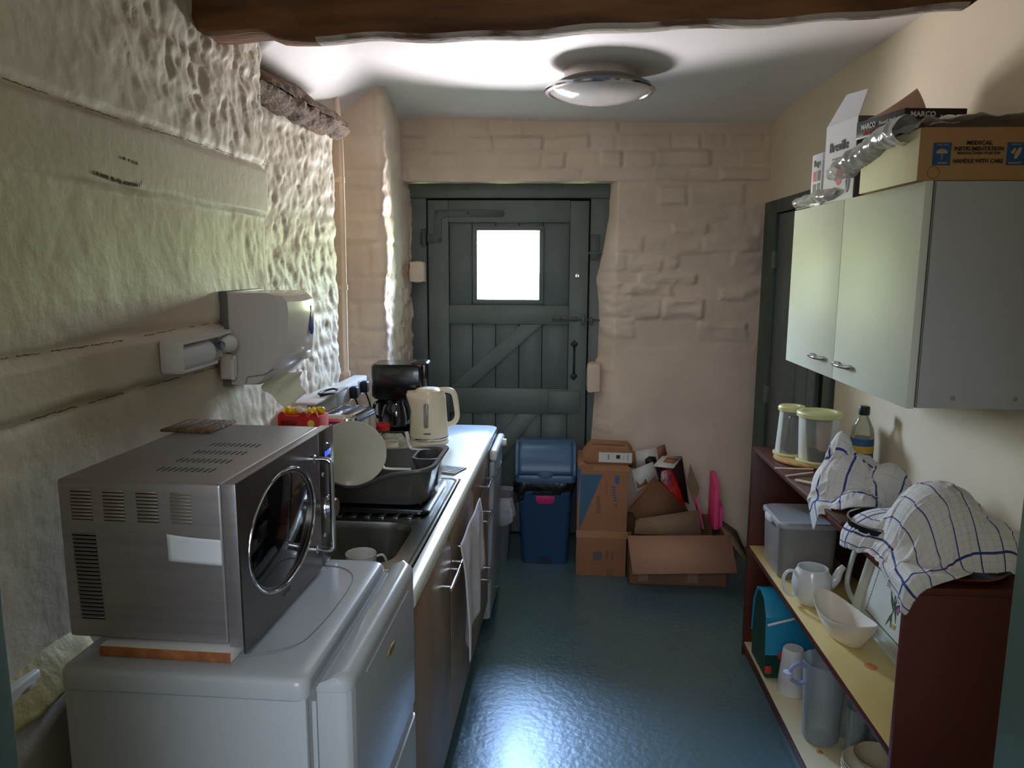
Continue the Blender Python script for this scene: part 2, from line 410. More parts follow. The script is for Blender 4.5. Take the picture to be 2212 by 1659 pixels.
# stones that overlap the door frame on either side
def lump(name, c, s, m, seed, parent=None, n=3):
    t = BM(); bmesh.ops.create_cube(t, size=2); bmesh.ops.subdivide_edges(t, edges=t.edges[:], cuts=n, use_grid_fill=True)
    for v in t.verts:
        p = v.co; q = p.normalized()*1.25; p = p*.72+q*.28
        nz = 1+.12*(float(vnoise(np.array(p.x*2+seed), np.array(p.y*2+p.z*1.7), seed))-.5)
        v.co = Vector((p.x*s[0]*nz, p.y*s[1]*nz, p.z*s[2]*nz))+Vector(c)
    return obj(name, t, m, parent, 60)
jm = setting('wall_door_stones', (0, 0, 0))
lump('stone', (-.795, 4.365, 1.585), (.042, .05, .058), PAINT_B, 3, jm)
lump('stone', (.225, 4.37, .985), (.038, .055, .085), PAINT_B, 4, jm)

# ------------------------------------------------------------------ back wall
ARR = .335
def edge_x(z):
    return np.interp(z, [0, .6, .86, .9, 1.07, 1.1, 1.3, 1.42, 1.55, 1.63, 1.75, 1.9, 2.09], [.215, .222, .235, .235, .235, .25, .252, .248, .232, .250, .272, .296, .30])
U, V = g2(-.12, 1.16-ARR, 0, 2.087, .012)
e = edge_x(V); t = sstep(-.12, 0, U)
X = np.where(U < 0, e+(ARR-e)*np.clip((U+.12)/.12, 0, 1), ARR+U); Yb = np.where(U < 0, 4.42-.12*np.clip((U+.12)/.12, 0, 1)**.8, 4.30)
rows = [0]; rnd = random.Random(18)
while rows[-1] < 2.6: rows.append(rows[-1]+rnd.uniform(.055, .125))
rows = [r for r in rows if r < 2.085]+[2.086, 2.6]
U2 = X+(4.3-Yb)*-1; ids, d, nb = rubble(U2, V, rows, 29, .12, .34, .022)
st = np.random.RandomState(7).rand(nb)[ids]
cour = sstep(1.18, 1.3, V)*(1-.55*sstep(1.62, 1.8, V))
h = .004*fbm(U, V, 55, .3, 3)+(.5+.4*cour)*(.019*sstep(0, .014, d)*(st**1.4))+cour*.009*(1-np.abs(fbm(U*.5, V*1.5, 56, .1, 4))*3.0)*(st > .3)+.0025*fbm(U, V, 57, .06, 3)
pan = (X > .345) & (V < 1.165); pd = np.minimum(X-.345, 1.165-V)
h = np.where(pan, .007*sstep(0, .01, pd)+.001*fbm(U, V, 58, .5, 2), h)
fade = 1-np.exp(-((X-1.15)/.03)**2); h = h*fade
ids3 = np.where(pan, 8000, np.where(d < .005, -1, ids))
wall_back, sts = patch_wall('wall_back', X, Yb-h, V, ids3, np.ones_like(ids3, bool), PAINT_B)
sts[-1].name = 'plaster_panel'; sts[-1]['label'] = 'smooth rectangular plastered area of rough stone wall'
# above the door
U, V = g2(-.93, 1.16, 2.087, 2.46, .012)
ids, d, nb = rubble(U, V, [2.05, 2.155, 2.25, 2.335, 2.6], 31, .12, .30, .016)
st = np.random.RandomState(9).rand(nb)[ids]
h = .004*fbm(U, V, 65, .3, 3)+.020*sstep(0, .014, d)*(.1+.9*st**1.3)+.0025*fbm(U, V, 67, .06, 3)
h *= sstep(2.087, 2.10, V)
patch_wall('wall_back_upper', U, 4.30-h, V, np.where(d < .005, -1, ids), np.ones_like(ids, bool), PAINT_B)
bm = BM(); grid(bm, 24, 4, lambda u, v: (-.88+1.22*u, 4.45-.15*v, 2.087+.004*math.sin(u*17)))
struct(obj('trim_2', bm, PAINT_B))
bm = BM(); box(bm, (-1.3, 4.52, -.02), (-.83, 4.6, 2.7)); box(bm, (.26, 4.47, -.02), (1.5, 4.6, 2.7)); box(bm, (-.83, 4.5, 2.09), (.26, 4.6, 2.7)); box(bm, (-1.3, 2.3, -.02), (-1.2, 4.6, 2.7)); box(bm, (-1.2, 3.2, 0), (-1.08, 3.95, 2.7)); box(bm, (-1.2, .45, -.02), (-1.0, 2.42, 2.7))
struct(obj('wall_outer', bm, PAINT_R))

# ------------------------------------------------------------------ right wall
bm = BM()
def rw(y0, y1, z0, z1, t, nu, nv):
    grid(t, nu, nv, lambda u, v: (1.15+.004*math.sin(3*(y0+(y1-y0)*u))*math.sin(2.1*(z0+(z1-z0)*v)), y1+(y0-y1)*u, z0+(z1-z0)*v))
rw(.6, 3.14, 0, 2.5, bm, 40, 30); rw(3.14, 4.31, 1.962, 2.5, bm, 14, 6)
struct(obj('wall_right', bm, PAINT_R))
bm = BM(); box(bm, (1.2, .45, -.02), (1.3, 4.6, 2.7)); box(bm, (1.155, .45, 0), (1.2, 3.13, 2.7)); struct(obj('wall_right_core', bm, PAINT_R))
d2 = setting('door_2')
fr = BM(); box(fr, (1.135, 4.075, 0), (1.19, 4.295, 1.968), .003); box(fr, (1.135, 3.14, 1.90), (1.19, 4.075, 1.968), .003); box(fr, (1.135, 3.14, 0), (1.19, 3.235, 1.90), .003)
obj('door_frame', fr, DKGREEN, d2)
for a, b_ in ((3.672, 4.068), (3.487, 3.655), (3.378, 3.479)):
    bm = BM(); box(bm, (1.150, a, .01), (1.175, b_, 1.895), .004); obj('plank', bm, TEAL2, d2)
bm = BM(); box(bm, (1.146, 3.654, .01), (1.172, 3.673, 1.895), .004); obj('batten', bm, TEAL2, d2)
bm = BM(); box(bm, (1.176, 3.235, 0), (1.195, 4.075, 1.9)); obj('backing', bm, GAP, d2)
for z in (.95, 1.66):
    bm = BM(); tube(bm, [(1.133, 4.078, z-.045), (1.133, 4.078, z+.045)], .006, 8); box(bm, (1.131, 4.05, z-.045), (1.152, 4.10, z+.045), .001); obj('hinge', bm, TEAL, d2)

# ------------------------------------------------------------------ ceiling
bm = BM()
def ceil(u, v):
    x = -1.12+2.32*u; y = .45+3.9*v
    z = 2.405-.0197*x+.035
    z -= .035*(1-float(sstep(0, .30, 4.3-y)))
    z -= .15*float((1-sstep(0, .26, x+1.07))*sstep(2.5, 2.62, y))
    z += .004*math.sin(2.3*x+1.1*y)
    return (x, y, z)
grid(bm, 60, 90, ceil); c_ = obj('ceiling', bm, PAINT_C); struct(c_)
bm = BM(); box(bm, (-1.4, .3, 2.62), (1.5, 4.8, 2.7)); struct(obj('ceiling_core', bm, PAINT_C))

# ------------------------------------------------------------------ heavy oak beam
BEAM = mat('dark_oak_beam', (146, 100, 64), .55, var=.15, vscale=4, bump=.55, bscale=22, col2=(88, 56, 36), stretch=(.5, 3, 3), spec=.3)
BEAM2 = mat('worn_beam_edge', (206, 190, 180), .8, var=.2, vscale=7, bump=.5, bscale=40, col2=(120, 92, 74), stretch=(1, 2, 2), vlow=.36, vhigh=.5)
bm = BM(); rings = []
for i in range(61):
    x = -1.0+1.99*i/60
    ny = np.interp(x, [-1, -.79, -.68, .104, .735, .924, 1], [1.99, 1.985, 2.045, 1.976, 1.893, 1.86, 1.845])
    fy = np.interp(x, [-1, -.709, .108, .754, 1], [2.15, 2.12, 2.053, 1.94, 1.905])
    zb = 2.20+.004*math.sin(9*x)+.003*math.sin(23*x)+ .02*float(1-sstep(-.78, -.72, x)) + .10*float(sstep(.93, .99, x))**1.5
    wob = .004*math.sin(13*x+1)
    rings.append([(x, ny-.02, 2.46), (x, ny-.012+wob, 2.30), (x, ny-.004+wob, zb+.03), (x, ny+.006, zb+.008), (x, ny+.016, zb), (x, fy-.01, zb), (x, fy, zb+.008), (x, fy+.01, 2.46)])
loft(bm, rings)
for f in bm.faces:
    c0 = f.calc_center_median()
    if f.normal.z < -.8 or (c0.z < 2.212 and abs(f.normal.z) > .5 and c0.x > -.6): f.material_index = 1
for f in bm.faces:
    c0 = f.calc_center_median(); f.material_index = 1 if (c0.z < 2.2095+.004 and c0.x > -.62 and c0.y > np.interp(c0.x, [-.68, .104, .735, .924], [2.055, 1.986, 1.903, 1.87])) else 0
struct(obj('ceiling_beam', bm, [BEAM, BEAM2], sharp=50))

# ------------------------------------------------------------------ near doorway (the photographer stands in it) and the adjoining room
bm = BM(); box(bm, (-2.2, .43, 0), (-.56, .58, 2.7)); box(bm, (.45, .43, 0), (2.2, .58, 2.7)); box(bm, (-.56, .43, 2.04), (.45, .58, 2.7)); struct(obj('wall_front', bm, PAINT_R))
dn = setting('door_3')
bm = BM(); box(bm, (-.57, .41, 0), (-.481, .60, 2.1), .004); box(bm, (.371, .41, 0), (.46, .60, 2.1), .004); box(bm, (-.57, .41, 2.0), (.46, .60, 2.1), .004)
obj('door_frame', bm, DKGREEN, dn)
bm = BM(); box(bm, (-2.3, -2.9, 0), (-2.2, .58, 2.7)); struct(obj('wall_adjoining_left', bm, PAINT_R))
bm = BM(); box(bm, (2.2, -2.9, 0), (2.3, .58, 2.7)); struct(obj('wall_adjoining_right', bm, PAINT_R))
bm = BM(); box(bm, (-2.3, -3.0, 0), (2.3, -2.9, 2.7)); struct(obj('wall_adjoining_rear', bm, PAINT_R))
bm = BM(); box(bm, (-2.3, -3.0, 2.6), (2.3, .44, 2.7)); struct(obj('ceiling_adjoining', bm, PAINT_C))

# ------------------------------------------------------------------ back door: frame, ledged and braced leaf, window
d1 = setting('door_1')
YD = 4.40
bm = BM(); box(bm, (-.86, 4.42, 0), (-.752, 4.50, 2.085), .006); obj('door_frame', bm, TEAL, d1)
bm = BM(); box(bm, (.192, 4.42, 0), (.32, 4.50, 2.005), .006); obj('door_frame', bm, TEAL, d1)
bm = BM(); box(bm, (-.86, 4.405, 2.003), (.302, 4.50, 2.085), .01); obj('door_frame', bm, TEAL, d1)
for a, b_ in (((-.742, 4.405, .02), (-.622, 4.44, 1.992)), ((.077, 4.405, .02), (.184, 4.44, 1.988))):
    bm = BM(); box(bm, a, b_, .003); obj('stile', bm, TEAL, d1)
for z0, z1 in ((1.868, 1.992), (1.285, 1.395), (.752, .905), (.02, .20)):
    bm = BM(); box(bm, (-.622, 4.406, z0), (.077, 4.44, z1), .003); obj('rail', bm, TEAL, d1)
WX0, WX1, WZ0, WZ1 = -.462, -.094, 1.424, 1.826
ex = [-.622, -.487, -.350, -.213, -.077, .077]
for a, b_ in zip(ex, ex[1:]):
    for z0, z1 in ((.2, .752), (.905, 1.285)):
        bm = BM(); box(bm, (a+.0015, 4.425, z0-.01), (b_-.0015, 4.445, z1+.01), .003); obj('plank', bm, TEAL2, d1)
ex2 = [-.622, -.487, -.35, -.213, -.077, .077]
for a, b_ in zip(ex2, ex2[1:]):   # planks above the middle rail, cut around the window
    if b_ <= WX0+.001 or a >= WX1-.001:
        bm = BM(); box(bm, (a+.0015, 4.425, 1.385), (b_-.0015, 4.445, 1.878), .003); obj('plank', bm, TEAL2, d1); continue
    for z0, z1 in ((1.385, WZ0), (WZ1, 1.878)):
        bm = BM(); box(bm, (a+.0015, 4.425, z0), (b_-.0015, 4.445, z1), .002); obj('plank', bm, TEAL2, d1)
for x0, x1 in ((-.487, WX0), (WX1, -.077)):
    bm = BM(); box(bm, (x0, 4.4255, WZ0), (x1, 4.445, WZ1), .001); obj('plank', bm, TEAL2, d1)
def brace(x0, z0, x1, z1, wv):
    bm = BM(); prism(bm, [(x0, z0), (x0+wv, z0), (x1, z1), (x1-wv, z1)], 0, .02, .002, Matrix(((1, 0, 0, 0), (0, 0, -1, 4.427), (0, 1, 0, 0), (0, 0, 0, 1)))); obj('brace', bm, TEAL, d1)
brace(-.621, .906, -.075, 1.284, .125); brace(-.621, .21, -.10, .751, .12)
# window beading, pane, sill light
bm = BM()
for a, b_ in (((WX0-.022, WZ0-.022), (WX1+.022, WZ0+.004)), ((WX0-.022, WZ1-.004), (WX1+.022, WZ1+.022)), ((WX0-.022, WZ0+.004), (WX0+.004, WZ1-.004)), ((WX1-.004, WZ0+.004), (WX1+.022, WZ1-.004))):
    box(bm, (a[0], 4.415, a[1]), (b_[0], 4.45, b_[1]), .003)
obj('window_frame', bm, TEAL, d1)
bm = BM(); box(bm, (WX0, 4.437, WZ0), (WX1, 4.441, WZ1)); lab(obj('pane', bm, clear('window_glass', (235, 245, 240), .0, .02), d1), 'small square window pane in the door')
bm = BM(); box(bm, (-.7525, 4.446, 0), (-.622, 4.50, 2.0)); box(bm, (.077, 4.446, 0), (.1925, 4.50, 2.0)); box(bm, (-.64, 4.446, 0), (.09, 4.46, WZ0-.01)); box(bm, (-.64, 4.446, WZ1+.01), (.09, 4.46, 2.0)); box(bm, (-.80, 4.445, 1.98), (.25, 4.50, 2.06)); box(bm, (-.64, 4.446, WZ0-.02), (WX0-.01, 4.46, WZ1+.02)); box(bm, (WX1+.01, 4.446, WZ0-.02), (.09, 4.46, WZ1+.02)); obj('backing', bm, GAP, d1)
# cranked strap hinge, top left
bm = BM(); IRON = mat('painted_iron', (78, 88, 84), .4, var=.05, bump=.15, bscale=40)
MX = Matrix(((1, 0, 0, 0), (0, 0, -1, 4.405), (0, 1, 0, 0), (0, 0, 0, 1)))
prism(bm, [(-.705, 1.800), (-.745, 1.800), (-.745, 1.755), (-.662, 1.755), (-.662, 1.880), (-.640, 1.900), (-.31, 1.900), (-.30, 1.918), (-.31, 1.938), (-.705, 1.938)], 0, .008, .0015, MX)
for p in ((-.69, 1.925), (-.51, 1.919), (-.345, 1.919), (-.675, 1.77)): lathe(bm, [(.009, 0), (.008, .005), (.004, .008), (0, .008)], 10, M=TM((p[0], 4.397, p[1]), (PI/2, 0, 0)))
tube(bm, [(-.765, 4.398, 1.735), (-.765, 4.398, 1.83)], .013, 10); obj('strap_hinge', bm, IRON, d1)
bm = BM(); box(bm, (-.79, 4.405, 1.745), (-.752, 4.42, 1.81), .003); obj('hinge_pin_plate', bm, IRON, d1)
bm = BM(); box(bm, (.185, 4.398, 1.69), (.26, 4.41, 1.705), .002); box(bm, (.195, 4.40, 1.66), (.245, 4.41, 1.80), .003); obj('bracket', bm, IRON, d1)
# bolt
bm = BM(); tube(bm, [(-.02, 4.397, 1.318), (.30, 4.397, 1.312)], .005, 8); box(bm, (.150, 4.385, 1.285), (.172, 4.41, 1.345), .003); box(bm, (.20, 4.388, 1.285), (.216, 4.41, 1.33), .003); tube(bm, [(.03, 4.397, 1.318), (.03, 4.375, 1.318), (.03, 4.37, 1.33)], .005, 8); box(bm, (-.01, 4.400, 1.303), (.13, 4.407, 1.333), .002)
obj('bolt', bm, IRON, d1)
# keyhole plate, black handle with leaf ends, small white knob plate
BLACKI = mat('black_iron', (16, 16, 17), .45, var=.1, bump=.2, bscale=60)
CHROME = mat('chrome', (205, 207, 212), .12, 1, var=.02)
STEELB = mat('brushed_steel', (168, 164, 160), .30, 1, var=.04, vscale=3, stretch=(60, 60, 1))
bm = BM(); lathe(bm, [(.0, .004), (.012, .004), (.015, .002), (.016, 0)], 20, M=TM((.122, 4.405, 1.567), (PI/2, 0, 0)) @ Matrix.Diagonal((.75, 1, 1, 1))); obj('keyhole_plate', bm, CHROME, d1)
bm = BM(); box(bm, (.1195, 4.399, 1.558), (.1245, 4.402, 1.576)); obj('keyhole', bm, GAP, d1)
bm = BM()
def leafpts(zc, s):
    return [(0.112+x, zc+s*z) for x, z in ((0, .034), (.008, .024), (.02, .014), (.021, .004), (.014, -.006), (.006, -.012), (-.006, -.012), (-.014, -.006), (-.021, .004), (-.02, .014), (-.008, .024))]
prism(bm, leafpts(1.165, 1), 0, .005, .001, MX); prism(bm, leafpts(.99, -1), 0, .005, .001, MX)
tube(bm, smooth_pts([(.112, 4.401, 1.155), (.112, 4.372, 1.135), (.112, 4.368, 1.078), (.112, 4.372, 1.02), (.112, 4.401, 1.0)], 5), [.006]*21, 10)
obj('pull_handle', bm, BLACKI, d1)
bm = BM(); lathe(bm, [(0, .012), (.006, .011), (.010, .006), (.010, 0)], 16, M=TM((.062, 4.406, .818), (PI/2, 0, 0)) @ Matrix.Diagonal((.8, 1.9, 1, 1))); obj('escutcheon', bm, flat('white_enamel', (225, 225, 220), .25), d1)
bm = BM(); box(bm, (-.035, 4.392, .765), (.15, 4.407, .895), .002); obj('lock_block', bm, TEAL, d1)

# ------------------------------------------------------------------ outside: strip of far meadow, post and rail fence, trees' leaves at a corner
GRASS = mat('meadow_grass', (96, 128, 60), .9, var=.2, vscale=.8, bump=.3, bscale=4)
bm = BM(); grid(bm, 30, 6, lambda u, v: (-16+32*u, 24+16*v, .15+.35*v+.08*math.sin(20*u))); g_ = obj('lawn', bm, GRASS); g_['kind'] = 'structure'
fence = thing('post_and_rail_fence', 'thin post and rail fence outside beyond the door window', 'fence', (0, 22, 0))
FW = mat('weathered_fence_wood', (130, 128, 116), .8, var=.1)
for i, x in enumerate((-5.2, -3.9, -2.72, -1.55, -.4)):
    bm = BM(); tube(bm, [(x, 0, -.3), (x, 0, 1.28+.05*(i % 2))], .028, 8); obj('post', bm, FW, fence)
for z in (.98, .62):
    bm = BM(); tube(bm, [(-5.6, .03, z), (0, .03, z-.05)], .018, 6); obj('rail', bm, FW, fence)
# ================================================================== LEFT SIDE: appliances and sink run
WHITE = mat('white_enamel_metal', (168, 172, 175), .28, var=.015, vscale=2, coat=.2)
WHITE2 = mat('white_plastic', (218, 217, 214), .35, var=.015, vscale=3)
GREYP = mat('grey_plastic', (120, 122, 122), .5, var=.03)
STEEL = mat('brushed_steel_case', (168, 164, 168), .36, .72, var=.05, vscale=2.2, bump=.03, bscale=300, stretch=(1, 1, 30))
STEEL_D = mat('brushed_steel_dark', (118, 114, 112), .28, 1, var=.05, vscale=2.2)
BLACKP = mat('black_plastic', (14, 14, 16), .22, var=.1, coat=.3)
BLACKM = mat('black_matt_plastic', (20, 20, 21), .55, var=.1)
SLOT = flat('slot_black', (8, 8, 9), .8)
LAM = mat('beige_wood_laminate', (150, 128, 106), .42, var=.06, vscale=2.5, stretch=(1, 1, .12), col2=(136, 114, 94))
LAMEDGE = mat('pale_wood_edging', (196, 158, 110), .5, var=.08, vscale=6, stretch=(1, 1, .2))
WORKTOP = mat('white_worktop_laminate', (222, 222, 206), .30, var=.02, vscale=3)

# ------------------------------------------------------------------ small fridge freezer
RF = R(-1.5)
fr = thing('fridge', 'white under-counter fridge with rounded door, carrying the steel microwave', 'fridge', (-.335, 1.105, 0), RF)
bm = BM(); box(bm, (-.478, .006, .03), (-.062, .505, .925), .004); box(bm, (-.055, .012, .04), (-.047, .50, .915), .001); obj('body', bm, WHITE, fr)
bm = BM()
rings = []
for ins, z in ((.004, .918), (0, .922), (0, .946), (.003, .953), (.009, .957)):
    rings.append([(x, y, z) for x, y in rrect(.428-2*ins, .512-2*ins, .022, 6, -.271, .256)])
rings.append([(x, y, .957) for x, y in rrect(.36, .44, .02, 6, -.271, .256)])
loft(bm, rings); obj('top_cover', bm, WHITE, fr)
bm = BM(); tube(bm, smooth_pts([(-.44, .06, .9575), (-.25, .06, .9575), (-.13, .10, .9575), (-.10, .18, .9575), (-.095, .36, .9575), (-.12, .44, .9575), (-.2, .47, .9575), (-.44, .47, .9575)], 8), .0012, 6); obj('embossed_line', bm, GREYP, fr)
bm = BM(); prof = [(-.040, .0), (-.005, .0), (.006, .003), (.012, .010), (.014, .022)]
pts = [(-.042, .002), (-.006, .002), (.005, .006), (.012, .014), (.015, .028), (.015, .470), (.012, .484), (.005, .492), (-.006, .496), (-.042, .496)]
prism(bm, pts, .64, .938, .0015); prism(bm, pts, .03, .60, .0015); prism(bm, [(x*.98-.004, y) for x, y in pts], .59, .65); obj('door', bm, WHITE, fr)
bm = BM()
rings = []
for sx, z in ((0, .9385), (0, .948), (-.004, .956), (-.012, .963), (-.02, .965)):
    rings.append([(x+(sx if x > 0 else sx*.3 if x > -.03 else -sx*.2), .249+(y-.249)*(1+sx*.25), z-(.012 if x < -.035 else 0)*(z > .95)) for x, y in pts])
loft(bm, rings); obj('door_cap', bm, WHITE, fr)
bm = BM(); box(bm, (-.046, .02, .60), (.004, .478, .64)); obj('grip_recess', bm, GREYP, fr)
bm = BM(); box(bm, (-.061, .015, .05), (-.042, .49, .935)); lab(obj('door_seal', bm, GREYP, fr), 'grey rubber door seal')
bm = BM(); lathe(bm, [(.0, .0022), (.014, .002), (.016, .0)], 28, M=TM((.0152, .262, .876), (0, PI/2, 0)) @ Matrix.Diagonal((.55, 2.0, 1, 1)))
lab(obj('badge', bm, mat('gold_badge', (190, 170, 90), .35, .7, var=.2, vscale=60), fr), 'oval gold badge')
bm = BM(); box(bm, (.0145, .09, .9265), (.0158, .42, .9275)); obj('trim_line', bm, WHITE2, fr)

# plank under the microwave
PLANK = mat('varnished_plank_edge', (176, 112, 66), .55, var=.15, vscale=20, bump=.3, bscale=80, col2=(130, 76, 42))
bm = BM(); box(bm, (-.262, .0, 0), (-.028, .46, .019), .0015)
pk = obj('plank_board', bm, [PLANK, WHITE2]); pk.location = (-.508, 1.150, .9578); pk.rotation_euler = (0, 0, R(-2.4)); tag(pk, 'brown-edged board lying between the microwave and the fridge top', 'board')
for p in pk.data.polygons:
    if p.normal.z > .9 or p.normal.x > .9: p.material_index = 1

# ------------------------------------------------------------------ microwave
mw = thing('microwave', 'brushed steel microwave with an oval dark door window and chrome handle', 'microwave', (-.515, 1.165, .96), R(-2.4))
mw.location.z = .9775
Z0, Z1 = .004, .286
bm = BM(); box(bm, (-.319, .002, Z0), (-.030, .462, Z1), .006, 3); obj('case', bm, STEEL, mw)
for x in (-.28, -.07):
    for y in (.05, .41):
        bm = BM(); lathe(bm, [(0, 0), (.012, 0), (.013, .005)], 12, (x, y, -.0005)); obj('foot', bm, BLACKM, mw)
# the same bright folded front: frame strip then the door
bm = BM(); box(bm, (-.0285, 0, Z0-.002), (-.004, .468, Z1+.001), .001); obj('front_frame', bm, STEEL, mw)
def oval(cy, cz, ry, rz, n=48): return [(cy+ry*math.cos(2*PI*i/n), cz+rz*math.sin(2*PI*i/n)) for i in range(n)]
CY, CZ, RY, RZ = .185, .148, .150, .105
bm = BM(); n = 48; ov = oval(CY, CZ, RY, RZ, n); ovr = oval(CY, CZ, RY+.006, RZ+.006, n)
def outr(y0, y1, z0, z1, n):
    o = []
    for i in range(n):
        a = 2*PI*i/n; dy, dz = math.cos(a), math.sin(a); s = min((y1-CY if dy > 0 else CY-y0)/max(abs(dy), 1e-6), (z1-CZ if dz > 0 else CZ-z0)/max(abs(dz), 1e-6)); o.append([CY+dy*s, CZ+dz*s])
    for cx, cz in ((y0, z0), (y0, z1), (y1, z0), (y1, z1)):
        k = min(range(n), key=lambda i: (o[i][0]-cx)**2+(o[i][1]-cz)**2); o[k] = [cx, cz]
    return o
oo = outr(-.002, .372, -.008, Z1+.004, n)
loft(bm, [[(-.003, y, z) for y, z in oo], [(.0, y, z) for y, z in oo], [(.0, y, z) for y, z in ov], [(-.006, y, z) for y, z in ov]], False, False)
obj('door', bm, STEEL_D, mw)
bm = BM(); tube(bm, [(-.0005, y, z) for y, z in ovr], .0028, 8, closed=True); lab(obj('window_ring', bm, CHROME, mw), 'chrome ring round the oval window')
bm = BM(); loft(bm, [[(-.006, y, z) for y, z in oval(CY, CZ, RY+.001, RZ+.001)], [(-.002, y, z) for y, z in oval(CY, CZ, RY*.93, RZ*.93)]], True, True)
lab(obj('window', bm, mat('dark_oval_glass', (5, 5, 6), .08, var=.05, spec=.4), mw), 'dark oval glass window')
bm = BM(); box(bm, (-.004, .3745, -.008), (.0, .468, Z1+.004), .0008); obj('control_panel', bm, STEEL_D, mw)
bm = BM(); hp = [(0, .332, .245)]+[(.03+.012*math.cos(a)-.001, .332, .232+.013*math.sin(a)) for a in (1.4, 1.0, .5, 0)]+[(.041, .332, .15)]+[(.03+.012*math.cos(a)-.001, .332, .062+.013*math.sin(a)) for a in (0, -.5, -1.0, -1.4)]+[(0, .332, .049)]
tube(bm, smooth_pts(hp, 3), .0055, 12)
for z in (.245, .049): lathe(bm, [(.009, 0), (.009, .006), (.006, .009)], 14, M=TM((0, .332, z), (0, PI/2, 0)))
obj('handle', bm, CHROME, mw)
bm = BM(); lathe(bm, [(0, .020), (.019, .020), (.021, .016), (.021, .0)], 28, M=TM((0, .421, .113), (0, PI/2, 0))); lathe(bm, [(.027, 0), (.026, .003), (.022, .003)], 28, M=TM((0, .421, .113), (0, PI/2, 0))); obj('dial', bm, CHROME, mw)
bm = BM(); lathe(bm, [(0, .002), (.022, .0018), (.024, 0)], 28, M=TM((0, .420, .236), (0, PI/2, 0)) @ Matrix.Diagonal((.95, 1.15, 1, 1))); ds = obj('display', bm, BLACKP, mw)
BLUE_E = mat('blue_display_digits', (30, 50, 255), .4, var=.01); b = BLUE_E.node_tree.nodes['Principled BSDF']; b.inputs['Emission Color'].default_value = (.03, .06, 1, 1); b.inputs['Emission Strength'].default_value = 2.2
text('0:00', .017, BLUE_E, ds, (.0024, .420, .236), (PI/2, 0, PI/2), name='digits')
for y, z in ((.393, .195), (.393, .058), (.448, .16), (.448, .052)):
    bm = BM(); lathe(bm, [(0, .003), (.004, .0025), (.005, 0)], 14, M=TM((0, y, z), (0, PI/2, 0))); obj('button', bm, CHROME, mw)
bm = BM(); box(bm, (.0, .160, .020), (.0006, .196, .027)); obj('maker_mark', bm, flat('etched_grey', (70, 70, 70), .6), mw)
# vents: pale louvres, black slots, slots on top
def shared(name, first, parent, locs, m):
    o0 = obj(name, first, m, parent); o0.location = locs[0]; res = [o0]
    for l in locs[1:]:
        c = o0.copy(); COL.objects.link(c); c.location = l; res.append(c)
    return res
bm = BM(); box(bm, (-.0185, -.0012, -.0016), (.0185, .003, .0016), .001, 1); box(bm, (-.019, .0005, -.0032), (.019, .0025, -.0018), mi=1)
shared('louvre', bm, mw, [(cx, .0015, .268-.0061*k) for cx in (-.277, -.219, -.160, -.101) for k in range(9)], [mat('vent_edge_steel', (186, 178, 168), .4, .8), SLOT])
bm = BM(); box(bm, (-.021, .0008, -.0025), (.021, .004, .0018)); box(bm, (-.0215, -.0025, .0014), (.0215, .003, .0026), .0004, 1, mi=1)
shared('vent_slot', bm, mw, [(-.277+.0008*k*.3, .001, .190-.0071*k) for k in range(22)], [SLOT, STEEL])
bm = BM(); bb = [(-.0016, -.013), (.0018, -.013), (.0018, .013), (-.0016, .013)]; prism(bm, bb, -.002, .0008)
sl = shared('top_slot', bm, mw, [(-.180+.0106*k, .082+.062*rw_, Z1-.0004) for rw_ in range(4) for k in range(10)], SLOT)
# white sticker, slightly curled
bm = BM(); grid(bm, 12, 8, lambda u, v: (-.128+.094*u, .0012-.006*max(0, .12-u)*(v > .6)-.0006*math.sin(3*u), .150+.045*v-.004*u+.003*(1-u)**4*v))
solidify(lab(obj('sticker', bm, flat('white_sticker_paper', (222, 226, 232), .6), mw), 'blank white paper sticker'), .0005)

# wooden coaster on top, back edge
CORK = mat('carved_coaster_wood', (134, 104, 78), .65, var=.2, vscale=12, bump=.6, bscale=60, col2=(78, 56, 42), stretch=(6, 1, 1))
bm = BM(); box(bm, (-.058, -.058, 0), (.058, .058, .006), .0015)
for k in range(5): box(bm, (-.05+.02*k, -.052, .006), (-.036+.02*k, .052, .0072), .0006)
cs = obj('coaster', bm, CORK); cs.location = (-.785, 1.597, .9775+Z1); cs.rotation_euler = (0, 0, R(-3)); tag(cs, 'square brown carved coaster on top of the microwave by the wall', 'coaster')

# ------------------------------------------------------------------ base units, one thing per unit
OC = (-.311, 1.62, 0); RC = R(-1.5)
CT = Matrix.Translation(OC) @ Matrix.Rotation(RC, 4, 'Z')
def cw(x, y, z): v = CT @ Vector((x, y, z)); return (v.x, v.y, v.z)
def bar_handle(parent, y, z, L_, x=.0):
    bm = BM(); tube(bm, [(x+.030, y-L_/2-.012, z), (x+.030, y+L_/2+.012, z)], .0055, 12)
    for s in (-1, 1): tube(bm, [(x-.002, y+s*L_*.42, z), (x+.030, y+s*L_*.42, z)], .0045, 8)
    return obj('handle', bm, CHROME, parent)
cu = thing('sink_base_cabinet', 'beige laminate two-door cabinet under the sink', 'cabinet', OC, RC)
bm = BM(); box(bm, (-.575, .005, .15), (-.03, 1.058, .70), .001); box(bm, (-.575, .004, .15), (-.03, .02, .838), .0008); box(bm, (-.575, 1.04, .15), (-.03, 1.058, .838), .0008); obj('carcass', bm, LAM, cu)
bm = BM(); box(bm, (-.58, .01, 0), (-.075, 1.055, .15)); obj('plinth', bm, mat('dark_plinth', (46, 42, 40), .6), cu)
